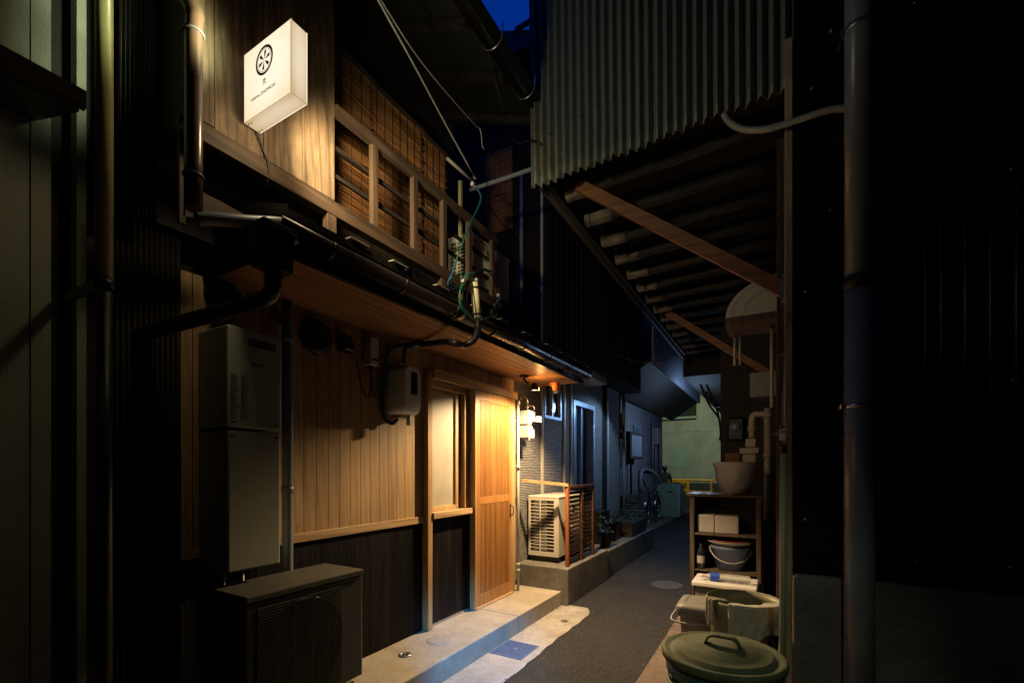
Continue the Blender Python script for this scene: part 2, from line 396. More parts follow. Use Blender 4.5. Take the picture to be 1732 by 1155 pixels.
M['cream'] = m_plain('cream_enamel', (.50, .46, .38), .42, 0, .12, 3, .03)
M['acgrey'] = m_plain('warm_grey_enamel', (.085, .088, .072), .42, 0, .15, 3, .03)
M['heater'] = m_plain('heater_enamel', (.40, .43, .36), .35, 0, .10, 2, .02)
M['white'] = m_plain('white_plastic', (.66, .65, .62), .35, 0, .10, 4, .02)
M['dullwhite'] = m_plain('dull_white_plastic', (.34, .33, .32), .4, 0, .18, 4, .03)
M['foam'] = m_plain('white_foam', (.72, .72, .72), .6, 0, .12, 9, .1)
M['black'] = m_plain('black_rubber', (.012, .012, .012), .45, 0, .3, 6, .05)
M['inside'] = m_plain('dark_interior', (.006, .006, .006), .7, 0, .3, 6, 0)
M['print'] = m_plain('black_print', (.012, .012, .012), .6, 0, .1, 6, 0)
M['greyprint'] = m_plain('grey_print', (.07, .07, .06), .6, 0, .1, 6, 0)
M['plaster'] = m_plaster('rough_plaster', (.27, .29, .23), (.38, .40, .32), 130, .45)
M['darkplaster'] = m_plaster('grey_plaster', (.035, .036, .038), (.06, .06, .06), 30)
M['wallgrey'] = m_plaster('pale_grey_render', (.20, .20, .21), (.32, .32, .33), 20, .4)
M['green_wall'] = m_plaster('yellow_green_render', (.30, .33, .22), (.48, .50, .36), 3, .25)
M['patch'] = m_plaster('green_patch', (.30, .43, .27), (.37, .5, .33), 3, .25)
M['greensheet'] = m_metal('green_sheet', (.14, .22, .13), .5, .2, .05)
M['siding'] = m_siding('stone_siding', (.16, .15, .145), (.30, .285, .27))
M['tileline'] = m_plain('pale_tile', (.36, .34, .27), .6, 0, .3, 20, .2)
M['roofing'] = m_metal('dark_roof_sheet', (.022, .021, .02), .42, .3, .05)
M['bamboo'] = m_wood('bamboo_reed', (.36, .15, .05), (.72, .36, .13), 'y', .5, .9, .9, .55)
M['string'] = m_plain('dark_string', (.05, .03, .02), .8)
M['rope'] = m_plain('pale_rope', (.42, .40, .30), .7, 0, .3, 30, .2)
M['closure'] = m_plain('cream_closure', (.78, .72, .42), .4, 0, .15, 8, .05)
M['greenwire'] = m_plain('green_wire', (.02, .20, .10), .35)
M['bluewire'] = m_plain('blue_wire', (.03, .11, .36), .35)
M['frost'] = m_glass('frosted_glass', (.44, .41, .34), .45)
M['darkglass'] = m_glass('dark_window_glass', (.012, .018, .03), .08)
M['blueglass'] = m_glass('blue_window_glass', (.10, .22, .30), .3)
M['bluealu'] = m_plain('aluminium_frame', (.30, .36, .46), .35, .4, .1, 5, .02)
M['clear'] = m_glass('clear_plastic', (.85, .9, .92), .08, .85, .55)
M['bluecover'] = m_plain('blue_cast_cover', (.10, .15, .27), .5, .1, .2, 8, .3, 90)
M['iron'] = m_plain('grey_iron', (.12, .12, .12), .5, .4, .3, 12, .2)
M['orange'] = m_plain('orange_plastic', (.75, .20, .035), .45, 0, .15, 6, .03)
M['bucketgrey'] = m_plain('grey_bucket', (.38, .38, .41), .42, 0, .1, 4, .03)
M['bluebucket'] = m_plain('blue_bucket', (.12, .15, .26), .4, 0, .12, 4, .03)
M['red'] = m_plain('red_plastic', (.30, .05, .04), .45)
M['lid'] = m_plain('faded_green_lid', (.115, .135, .08), .72, 0, .3, 6, .1, 60, .25)
M['greenbin'] = m_plain('dark_green_bin', (.035, .11, .085), .4, 0, .2, 5, .05)
M['beige'] = m_plain('beige_bucket', (.19, .185, .115), .5, 0, .14, 5, .05)
M['lidgrey'] = m_plain('grey_lid', (.20, .20, .165), .45, 0, .14, 5, .04)
M['binclear'] = m_plain('smoky_bin', (.16, .16, .15), .3, 0, .14, 5, .04)
M['towel'] = m_plain('pale_towel', (.46, .42, .31), .95, 0, .25, 30, 1.0, 260)
M['towel2'] = m_plain('waffle_cloth', (.44, .43, .36), .95, 0, .2, 30, 1.0, 160)
M['pole'] = m_plain('grey_green_pole', (.26, .29, .21), .4, 0, .2, 3, .04)
M['tanwood'] = m_plaster('tan_wall_edge', (.22, .15, .09), (.56, .41, .27), 120, .5)
M['label_blue'] = m_plain('blue_label', (.02, .07, .55), .35)
M['green'] = m_plain('green_plastic', (.12, .3, .05), .4)
M['leaf'] = m_plain('dark_leaf', (.05, .07, .03), .45, 0, .5, 30)
M['yellow'] = m_plain('yellow_barrier', (.70, .36, .02), .45, 0, .12, 6, .03)
M['cloth'] = m_plain('dark_jacket', (.02, .022, .028), .9, 0, .3, 20, .3)
M['skin'] = m_plain('skin', (.35, .2, .14), .6)
M['sign'] = m_glow('lit_acrylic', (1.0, .945, .80), (.90, .70, .44), 1.18)
M['signside'] = m_glow('lit_acrylic_side', (.97, .84, .62), (.62, .44, .24), 1.0)
M['signedge'] = m_emit('acrylic_seam', (.60, .40, .20), .75)
M['bulb'] = m_emit('lamp_lens', (1.0, .72, .38), 6.0)

# ================================================================ GROUND
def sheet(name, mat, x0, x1, y0, y1, z, wob=0.0, nx=8, ny=60):
    b = MB(); b.grid(lambda u, v: Vector((x0 + (x1 - x0) * u, y0 + (y1 - y0) * v, z + random.uniform(-wob, wob))), nx, ny)
    return struct(b.build(name, mat))
sheet('road', M['asphalt'], -9, 9, -7, 60, -0.004, 0)
rgp = random.Random(4); b = MB(); n_ = 40; L_ = []; R_ = []
for i in range(n_ + 1):
    yy = 3.55 + 1.9 * i / n_; L_.append((-1.32 + .012 * math.sin(i * .45) + rgp.uniform(-.003, .003), yy, .0035)); R_.append((-.98 + .014 * math.sin(i * .38 + 1) + rgp.uniform(-.003, .003), yy, .0035))
b.add(L_ + R_, [(i, n_ + 1 + i, n_ + 2 + i, i + 1) for i in range(n_)])
M['patchroad'] = m_concrete('road_patch_tar', (.010, .010, .011), (.026, .025, .024), (.5, .5, .5), .8, 6, True, .9)
pass
b = MB(); rg = random.Random(21)
for i in range(900):
    e = rg.choice((-1.545, -.80, -1.89, -.80)); x = e + rg.gauss(0, .022); y = rg.uniform(1.6, 7.5); r_ = rg.uniform(.0015, .0055) * (1.6 if rg.random() < .05 else 1)
    z = .016 if x > -.79 else .004
    b.add([(x + r_ * math.cos(k * 1.257 + i), y + r_ * math.sin(k * 1.257 + i) * rg.uniform(.6, 1.2), z) for k in range(5)] + [(x, y, z + r_ * .8)], [(k, (k + 1) % 5, 5) for k in range(5)])
M['grit'] = m_plain('grit_stones', (.16, .145, .12), .9, 0, .5, 40)
tag(b.build('gravel', M['grit']), 'loose grit gathered along the edges of the lane', 'grit', kind='stuff')
# hand-laid edge where asphalt laps the gutter strip
b = MB(); ys = [1 + 0.06 * i for i in range(57)]; vs = []; fs = []
for i, yy in enumerate(ys):
    e = -1.555 + .006 * math.sin(yy * 5) + .004 * math.sin(yy * 23) + random.uniform(-.004, .004) - (.10 * max(0, (yy - 4.1) / .3) ** 2)
    vs += [(-1.90, yy, .002), (e, yy, .002)]
for i in range(len(ys) - 1): fs.append((2 * i, 2 * i + 1, 2 * i + 3, 2 * i + 2))
b.add(vs, fs); struct(b.build('gutter_path', M['strip']))
b = MB(); b.box(-.79, .06, 1.0, 8.6, -.02, .014); b.box(-.79, .06, -.2, .99, -.02, .012)
struct(b.build('kerb_strip', M['kerb'], bevel=.004))
b = MB(); b.box(.06, 3.2, -6.5, 2.68, -.02, .020); struct(b.build('yard_ground', M['yard']))
b = MB(); b.box(-2.5, -1.90, .7, 3.40, -.05, .15); b.box(-2.5, -1.90, 3.405, 4.305, -.05, .15)
struct(b.build('door_step', M['concrete'], bevel=.008))
b = MB(); b.box(-2.6, -1.83, 4.31, 5.6, -.05, .38); b.box(-2.6, -1.86, 5.605, 8.2, -.05, .34); b.box(-3.0, -2.35, 8.2, 14.4, -.05, .05)
struct(b.build('neighbour_plinth_ground', M['base'], bevel=.01))

# ================================================================ WOODEN HOUSE
HX = -2.37
house = thing('wooden_house', 'timber alley house with pale cedar boards above charred black boards', 'house', (HX - .3, 2.6, 0))
b = MB(); b.box(HX - 2.2, HX - .10, 1.00, 4.15, 0, 2.9); b.build('wall_core', M['inside'], house)
b = MB(); y = 1.02; k = 0
while y < 2.72:
    y1 = min(y + .0835, 2.722); b.box(HX - .02, HX + random.uniform(0, .0012), y, y1 - .0035, 1.04, 2.33); y += .0835
y = 2.722
while y < 4.14:
    y1 = min(y + .0835, 4.14); b.box(HX - .02, HX + random.uniform(0, .0012), y, y1 - .0035, 2.195, 2.33); y += .0835
b.build('cedar_wall', M['cedar'], house)
b = MB(); y = 1.02
while y < 2.72:
    y1 = min(y + .195, 2.722); b.box(HX - .03, HX - .006 + random.uniform(0, .003), y, y1 - .003, .15, .99); y += .195
b.build('charred_wall', M['char'], house, label='charred black boards under the pale cedar wall')
b = MB()
for a, c in ((2.775, 2.955), (2.958, 3.14), (3.143, 3.322)):
    b.box(HX - .03, HX - .004 + random.uniform(0, .003), a, c, .172, 1.012)
b.build('charred_panel', M['char'], house, label='charred boards below the window')
b = MB(); b.box(HX - .02, HX - .005, 4.065, 4.14, 1.0, 2.195); b.build('end_board', M['darkwood'], house)
b = MB(); b.box(HX - .02, HX + .014, 1.02, 2.7195, .99, 1.04); b.build('rail_trim', M['cedar_y'], house, bevel=.002)
b = MB(); y = 1.06; i = 0
while y < 2.72:
    for zz in (1.09, 1.68, 2.27): b.lathe([(0, .0015), (.0028, .0012), (.0028, 0)], (HX + .0005, y, zz + random.uniform(-.004, .004)), 6, 'x')
    y += .0835
n_ = b.build('nail_heads', M['iron'], house); n_['kind'] = 'stuff'
b = MB(); b.box(HX - .02, HX + .05, 2.722, 2.775, .155, 2.175); b.build('post', M['cedar'], house, bevel=.002)
b = MB(); b.box(HX - .03, HX + .065, 3.985, 4.062, .152, 2.115); b.build('post', M['cedar'], house, bevel=.002)
b = MB(); b.box(HX - .02, HX + .070, 2.777, 4.10, 2.117, 2.192); b.build('lintel', M['cedar_y'], house, bevel=.002)
b = MB(); b.box(HX - .03, HX + .01, 2.79, 4.0, .151, .170); b.build('foundation_sill', M['steel'], house)
# window
win = MB().box(HX - .06, HX + .02, 3.245, 3.322, 1.064, 2.115).box(HX - .06, HX + .02, 2.777, 3.2445, 2.06, 2.115).build('window', M['cedar'], house, bevel=.002)
b = MB(); b.box(HX - .05, HX + .062, 2.777, 3.322, 1.014, 1.062); b.build('sill', M['cedar_y'], win, bevel=.003)
b = MB(); b.box(HX - .075, HX - .02, 3.165, 3.205, 1.064, 2.06); b.box(HX - .075, HX - .02, 2.777, 3.1645, 1.064, 1.100); b.box(HX - .075, HX - .02, 2.777, 3.1645, 2.02, 2.06)
b.box(HX - .06, HX - .035, 3.206, 3.243, 1.064, 2.06)
b.build('sash', M['cedar'], win, bevel=.002)
b = MB(); b.box(HX - .045, HX - .036, 2.777, 3.1645, 1.100, 2.02); b.build('pane', M['frost'], win)
# sliding door
DX = -2.30
door = MB().box(DX - .028, DX, 3.335, 3.395, .172, 2.112).box(DX - .028, DX, 3.925, 3.980, .172, 2.112).box(DX - .028, DX - .001, 3.3955, 3.9245, 2.03, 2.112).box(DX - .028, DX - .001, 3.3955, 3.9245, .172, .275).box(DX - .028, DX - .001, 3.3955, 3.9245, 1.085, 1.15).build('door', M['door'], house, bevel=.0015)
b = MB(); ns = 25
for i in range(ns):
    yc = 3.3955 + (i + .5) * (3.9245 - 3.3955) / ns
    b.box(DX - .018, DX - .003, yc - .0064, yc + .0064, .275, 1.085); b.box(DX - .018, DX - .003, yc - .0064, yc + .0064, 1.15, 2.03)
b.build('lattice', M['door'], door)
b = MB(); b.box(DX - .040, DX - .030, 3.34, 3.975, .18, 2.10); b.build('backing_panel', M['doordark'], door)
b = MB(); b.box(DX, DX + .004, 3.935, 3.957, .92, 1.06); b.tube([(DX + .004, 3.946, 1.035), (DX + .035, 3.946, 1.03), (DX + .035, 3.946, .95), (DX + .004, 3.946, .945)], .006, 8, 4)
b.build('handle', M['iron'], door)
b = MB(); b.box(DX - .05, DX + .01, 3.322, 3.3335, .152, 2.116); b.build('jamb', M['cedar'], house)
b = MB(); b.box(DX - .06, DX + .02, 3.3345, 3.984, .1505, .1705); b.build('threshold', M['cedar_y'], house)
b = MB(); b.box(HX - .03, DX - .06, 3.324, 3.984, .1505, 2.116); b.build('door_pocket', M['inside'], house)
# soffit boards, fascia, lower roof
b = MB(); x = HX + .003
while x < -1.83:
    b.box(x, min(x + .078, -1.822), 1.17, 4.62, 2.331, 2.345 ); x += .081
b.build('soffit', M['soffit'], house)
b = MB(); b.box(-1.82, -1.79, 1.16, 4.64, 2.322, 2.44); b.box(HX - .0, -1.82, 1.145, 1.168, 2.32, 2.44); b.build('fascia', M['blackpaint'], house)
b = MB()
b.extrude([(-1.70, 1.14, 2.435), (-3.3, 1.14, 2.96), (-3.3, 1.14, 2.99), (-1.70, 1.14, 2.465)], (0, 3.52, 0))
for i in range(11):
    yy = 1.17 + i * .345
    b.bar((-1.72, yy, 2.475), (-3.3, yy, 2.995), .04, .035)
roof = b.build('lower_roof', M['roofing'], house)
b = MB()
for yy in (1.50, 1.77, 2.125, 2.50, 2.83, 3.2, 3.6):
    b.box(-1.735, -1.69, yy - .055, yy + .055, 2.478, 2.4835)
build_each(b, 'roof_tab', M['tileline'], roof)
# gutter
b = MB()
def gut(x0, z0, r, y0, y1, m=12):
    o = []; i_ = []
    for k in range(m + 1):
        a = math.pi + math.pi * k / m; o.append((x0 + r * math.cos(a), z0 + r * math.sin(a))); i_.append((x0 + (r - .004) * math.cos(a), z0 + (r - .004) * math.sin(a)))
    return [Vector((p[0], y0, p[1])) for p in o + i_[::-1]], (0, y1 - y0, 0)
p, v = gut(-1.735, 2.41, .058, 1.10, 4.60); b.extrude(p, v, True)
gt = b.build('gutter', M['gutter'], house)
b = MB()
for yy in [1.35 + .45 * i for i in range(8)]:
    pts = [Vector((-1.735 + .063 * math.cos(a), yy, 2.41 + .063 * math.sin(a))) for a in [math.pi + math.pi * k / 10 for k in range(11)]]
    b.tube(pts, .006, 6)
b.lathe([(0, -.004), (.060, -.004), (.060, .004), (0, .004)], (-1.735, 4.60, 2.41), 16, 'y')
b.lathe([(.062, -.03), (.066, -.03), (.066, .03), (.062, .03)], (-1.735, 2.30, 2.41), 16, 'y', arc=180, a0=180)
build_each(b, 'bracket', M['gutter'], gt)
# rain head and elbow at the gutter's near end
b = MB(); b.extrude([(-1.79, 1.03, 2.365), (-1.68, 1.03, 2.365), (-1.695, 1.03, 2.20), (-1.775, 1.03, 2.20)], (0, .13, 0)); b.box(-1.80, -1.67, 1.02, 1.17, 2.355, 2.372)
b.build('rain_head', M['blackpaint'], house, bevel=.008)
b = MB(); b.tube([(-1.735, 1.10, 2.24), (-1.735, 1.10, 2.17), (-1.745, 1.095, 2.12), (-1.80, 1.08, 2.09), (-2.08, .98, 2.035), (-2.30, .90, 1.99), (-2.38, .87, 1.96), (-2.40, .86, 1.88), (-2.40, .86, .2)], .032, 12, 6)
b.lathe([(.036, -.02), (.038, 0), (.036, .02)], (-1.735, 1.10, 2.2), 16)
b.build('downpipe', M['gutter'], house)
b = MB(); b.tube([U(332, 372, x=-1.79), U(365, 371, x=-1.77), U(420, 375, x=-1.75), U(465, 377, x=-1.735), U(486, 381, x=-1.73), U(493, 392, x=-1.725), U(494, 410, x=-1.725)], .024, 14, 5); b.build('roof_pipe', M['greypipe'], house)
# brown downpipe in front of the plank wall
b = MB(); zt = 3.05
b.tube([(-1.80, .84, 2.34), (-1.80, .84, zt - .1), (-1.80, .84, zt), (-1.86, .78, zt + .10), (-2.05, .60, zt + .28)], .0285, 14, 4)
dp = b.build('brown_downpipe', M['brownpipe'], house)
b = MB()
for zz in (2.46, 2.97):
    b.ring((-1.80, .84, zz), .031, .004, 'z', 20, 6); b.bar((-1.83, .85, zz), (-1.90, .87, zz), .006, .012)
build_each(b, 'clamp', M['iron'], dp)
# plank wall with the sign
PX = -1.88
b = MB(); ye = [.885, .954, 1.15, 1.344, 1.512]
for i in range(4): b.box(PX - .03, PX - (.003 if i % 2 else 0), ye[i], ye[i + 1] - .003, 2.735 + random.uniform(-.004, .004), 4.35)
b.build('plank_wall', M['oldplank'], house, bevel=.0015)
b = MB(); b.box(PX - .05, PX + .006, .86, 3.02, 2.655, 2.728); b.build('sill_beam', M['oldrail'], house, bevel=.004)
b = MB(); b.box(-2.0, -1.98, U(303, 300, x=-1.98).y, U(315, 300, x=-1.98).y, 2.36, 2.78)
b.build('corner_post', M['oldpost'], house, bevel=.003)
b = MB(); pp = [U(314, 300, x=-1.98), U(336, 322, x=-1.98), U(372, 340, x=-1.98), U(412, 362, x=-1.98), U(405, 372, x=-1.98), U(310, 366, x=-1.98)]
b.extrude(pp, (-.02, 0, 0)); b.build('barge_board', M['oldrail'], house)
for yy, nm in ((1.49, 0), (2.36, 0), (3.0, 0)):
    b = MB(); b.box(PX - .035, PX + .004, yy - .026, yy + .026, 2.44, 2.655); b.build('stub_post', M['oldpost'], house, bevel=.003)
# balcony rail
b = MB(); b.box(PX - .03, PX + .008, 1.513, 3.02, 3.165, 3.215); rail = b.build('balcony_rail', M['oldrail'], house, bevel=.003)
for yy in (1.77, 2.09, 2.37, 2.66, 2.97):
    b = MB(); b.box(PX - .028, PX + .004, yy - .02, yy + .02, 2.728, 3.165); b.build('baluster', M['oldpost'], rail, bevel=.002)
b = MB()
for zz in (2.87, 3.01): b.box(PX - .045, PX - .029, 1.50, 3.02, zz, zz + .022)
b.build('crossbar', M['darkwood_y'], rail)
# upper wall behind and upper eave
b = MB(); b.box(-4.5, -2.30, .90, 3.02, 2.9, 4.35); b.box(-2.30, -1.92, .90, .92, 2.75, 4.35); b.box(-2.31, -2.295, .90, 3.02, 2.47, 2.9)
b.build('upper_wall', M['darkwood'], house)
b = MB(); b.extrude([(-1.46, -6.2, 3.93), (-4.6, -6.2, 5.3), (-4.6, -6.2, 5.36), (-1.46, -6.2, 3.99)], (0, 9.25, 0)); b.build('upper_roof', M['corrdark'], house)
b = MB()
for i in range(22):
    yy = -5.9 + i * .42; b.bar((-1.50, yy, 3.905), (-2.35, yy, 4.275), .035, .045)
build_each(b, 'rafter', M['darkwood_y'], house)
b = MB(); p, v = gut(-1.43, 3.93, .062, -6.2, 2.98); b.extrude(p, v, True)
ug = b.build('upper_gutter', M['gutter'], house)
b = MB()
for yy in (1.42, 1.86, 2.25, 2.66, .9):
    pts = [Vector((-1.43 + .067 * math.cos(a), yy, 3.93 + .067 * math.sin(a))) for a in [math.pi + math.pi * k / 12 for k in range(13)]]
    b.tube(pts + [Vector((-1.36, yy, 3.99))], .005, 6)
build_each(b, 'hook', M['steel'], ug)
b = MB(); b.tube([U(756, 268, x=-2.12), U(798, 306, x=-2.08)], .012, 8); b.build('eave_trim', M['cream'], house)
b = MB(); b.box(-2.09, -2.065, 2.80, 2.82, 2.5, 3.60); b.build('corner_trim', M['yellowpipe'], house)

# bamboo blinds
def blind(fr, name_label, gx, y0, y1, z0, z1, group=None, perp=False):
    o0 = Vector((gx, (y0 + y1) / 2, z0)) if not perp else Vector(((y0 + y1) / 2, gx, z0))
    t = thing('bamboo_blind', name_label, 'blind', o0, 'bamboo blinds on the upper floors')
    b = MB(); n = int((z1 - z0) / .0078); 
    for i in range(n):
        z = z0 + (i + .5) * (z1 - z0) / n; r = random.uniform(.0021, .0036); ph = random.uniform(0, 6); am = random.uniform(.0005, .0035)
        a = y0 + random.uniform(-.012, .012); e = y1 + random.uniform(-.012, .012); pts = []
        tilt = random.uniform(-.004, .004)
        for k in range(8):
            u = k / 7; yy = a + (e - a) * u; zz = z + am * math.sin(ph + u * 7) + tilt * (u - .5); xx = gx + random.uniform(-.0015, .0015)
            pts.append((xx, yy, zz) if not perp else (yy, xx, zz))
        b.tube(pts, r, 4, caps=False)
    b.build('reeds', M['bamboo'], t)
    b = MB(); m = max(2, int((y1 - y0) / .075))
    for i in range(m + 1):
        yy = y0 + .02 + (y1 - y0 - .04) * i / m
        for dx in (-.005, .005): b.tube([(gx + dx, yy, z0), (gx + dx, yy, z1)] if not perp else [(yy, gx + dx, z0), (yy, gx + dx, z1)], .0022, 5)
    b.build('cords', M['string'], t)
    b = MB()
    if perp: b.box(y0 - .01, y1 + .01, gx - .012, gx + .012, z1 - .01, z1 + .02)
    else: b.box(gx - .012, gx + .012, y0 - .01, y1 + .01, z1 - .01, z1 + .02)
    b.build('top_rod', M['oldrail'], t)
blind(0, 'wide brown bamboo blind right beside the plank wall', -2.14, 1.30, 1.995, 2.90, 3.78)
blind(0, 'brown bamboo blind hanging behind the middle balusters', -2.15, 2.01, 2.46, 2.90, 3.78)
blind(0, 'narrow bamboo blind hanging beside the outdoor unit on the balcony', -2.145, 2.475, 2.72, 2.90, 3.76)
blind(0, 'small bamboo blind on the house beyond, above the grey pole', 4.34, -2.95, -2.50, 4.05, 4.93, perp=True)

# illuminated sign
sx0, sx1, sy0, sy1, sz0, sz1 = PX + .02, -1.556, 1.054, 1.122, 2.812, 3.085
sign = thing('light_box_sign', 'lit white box sign with black wheel emblem on the plank wall', 'sign', (PX, 1.09, sz0))
b = MB(); b.box(sx0, sx1, sy0, sy0 + .004, sz0, sz1); b.build('front_panel', M['sign'], sign)
b = MB(); b.box(sx0, sx1, sy1 - .004, sy1, sz0, sz1); b.build('back_panel', M['sign'], sign)
b = MB(); b.box(sx1 - .003, sx1 + .001, sy0 + .0045, sy1 - .0045, sz0 + .003, sz1 - .003); b.build('end_panel', M['signside'], sign)
b = MB(); b.box(sx0, sx1 - .004, sy0 + .0045, sy1 - .0045, sz0 - .001, sz0 + .003); b.build('bottom_panel', M['signside'], sign)
b = MB(); b.box(sx0, sx1 - .004, sy0 + .0045, sy1 - .0045, sz1 - .003, sz1); b.build('top_panel', M['signside'], sign)
b = MB()
for xx in (sx0 + .03, sx0 + .012):
    for yy in (sy0 + .012, sy1 - .012): b.lathe([(0, -.004), (.003, -.004), (.003, 0)], (xx, yy, sz0 - .001), 8)
b.box(PX, sx0, sy0 + .01, sy1 - .01, sz0 + .03, sz1 - .03)
build_each(b, 'bracket', M['iron'], sign)
b = MB()
for (xa, xb, ya, yb, za, zb2) in ((sx1 - .002, sx1 + .0025, sy0 - .001, sy0 + .0015, sz0, sz1), (sx0, sx1 + .002, sy0 - .001, sy0 + .0015, sz0 - .0025, sz0 - .001), (sx1 - .001, sx1 + .002, sy0 + .002, sy1, sz0 - .002, sz0 + .0005)):
    b.box(xa, xb, ya, yb, za, zb2)
b.build('seam', M['signedge'], sign)
ex, ez = -1.722, 3.004; ey = sy0 - .0012
def flat_ring(b, r0, r1, c, n=48, sxx=1.0):
    b.add([(c[0] + r * math.cos(2 * math.pi * k / n) * sxx, c[1], c[2] + r * math.sin(2 * math.pi * k / n)) for r in (r0, r1) for k in range(n)],
          [(k, (k + 1) % n, n + (k + 1) % n, n + k) for k in range(n)])
b = MB(); flat_ring(b, .046, .056, (ex, ey, ez)); flat_ring(b, .0418, .0437, (ex, ey, ez))
for k in range(6):
    a = R(60 * k + 78); u = Vector((math.cos(a), 0, math.sin(a))); q = Vector((-u.z, 0, u.x)); o = Vector((ex, ey, ez)); pts = []
    for (l, wd) in ((.003, .0), (.012, .0022), (.024, .0052), (.031, .0066), (.0355, .0055), (.037, .002)): pts.append((l, wd))
    poly = [o + u * l + q * wd for l, wd in pts] + [o + u * l - q * wd for l, wd in pts[::-1]]
    b.add(poly, [list(range(len(poly)))])
b.build('emblem', M['print'], sign)
text_mesh('弐', .026, (ex - .012, ey, ez - .092), (1, 0, 0), (0, 0, 1), .0004, .9, 'kanji', M['print'], sign)
text_mesh('miterna ONOMICHI', .0185, (ex - .088, ey, ez - .128), (1, 0, 0), (0, 0, 1), .0003, 1.0, 'lettering', M['print'], sign)

b = MB(); b.tube([(PX + .012, 1.10, 2.83), (PX + .010, 1.13, 2.78), (PX + .008, 1.15, 2.74), (PX + .012, 1.16, 2.70), (PX - .01, 1.17, 2.64)], .0035, 7, 6); b.build('feed_wire', M['black'], sign)
# ================================================================ things on the house wall
# water heater
hf = -2.12; t = thing('water_heater', 'tall slim grey gas water heater on the dark cedar wall', 'water heater', (-2.25, 1.26, .94))
b = MB(); b.box(HX, hf, 1.127, 1.385, 1.60, 2.062); body = b.build('body', M['heater'], t, bevel=.008)
b = MB(); 
pts = [(hf + .001, 1.21 + .075 + .065 * math.cos(a) * 1.0 + (.0 if True else 0), 2.005 + .012 * math.sin(a)) for a in [2 * math.pi * k / 24 for k in range(24)]]
b.box(hf, hf + .003, 1.222, 1.352, 1.985, 2.018)
b.build('exhaust_slot', M['inside'], body, bevel=.001)
b = MB(); b.box(hf + .003, hf + .005, 1.232, 1.342, 2.000, 2.004); b.build('slot_lip', M['steel'], body)
b = MB(); b.box(HX, hf - .004, 1.13, 1.382, .944, 1.588); b.build('pipe_cover', M['heater'], t, bevel=.008)
b = MB()
for yy in (1.15, 1.36):
    for zz in (1.625, 1.565): b.box(hf - .002 if zz > 1.6 else hf - .006, hf + .0025 if zz > 1.6 else hf - .002, yy - .010, yy + .010, zz - .003, zz + .003)
build_each(b, 'screw', M['black'], t)
text_mesh('Rinnai', .024, (hf + .0015, 1.232, 1.895), (0, 1, 0), (0, 0, 1), .0003, 1.0, 'lettering', M['greyprint'], t)
b = MB(); rnd = random.Random(3)
for col0 in (1.140, 1.186):
    z = 1.84
    while z > 1.64:
        y = col0; end = col0 + .036 * rnd.uniform(.5, 1)
        while y < end:
            l = rnd.uniform(.003, .010); b.add([(hf + .0012, y, z), (hf + .0012, y + l, z), (hf + .0012, y + l, z + .0032), (hf + .0012, y, z + .0032)], [(0, 1, 2, 3)]); y += l + .002
        z -= .0062
b.build('printed_notice', M['greyprint'], t)
b = MB(); b.tube([(-2.25, 1.2, 2.06), (-2.25, 1.2, 2.12), (-2.36, 1.2, 2.17)], .012, 8, 5); b.build('cable', M['black'], t)
b = MB(); b.tube([(-2.30, 1.20, .95), (-2.30, 1.20, .3)], .012, 8); b.tube([(-2.26, 1.27, .95), (-2.26, 1.27, .3)], .010, 8); build_each(b, 'pipe', M['conduit'], t)
# grey vertical pipe
b = MB(); b.tube([(-2.36, 1.54, 2.23), (-2.315, 1.54, 2.22), (-2.305, 1.54, 2.17), (-2.305, 1.54, .16)], .028, 14, 5)
for zz in (2.12, 1.3): b.lathe([(.029, -.02), (.032, -.02), (.032, .02), (.029, .02)], (-2.305, 1.54, zz), 16)
tag(b.build('drain_pipe', M['greypipe']), 'grey vertical drain pipe between the heater and the lit boards', 'pipe')
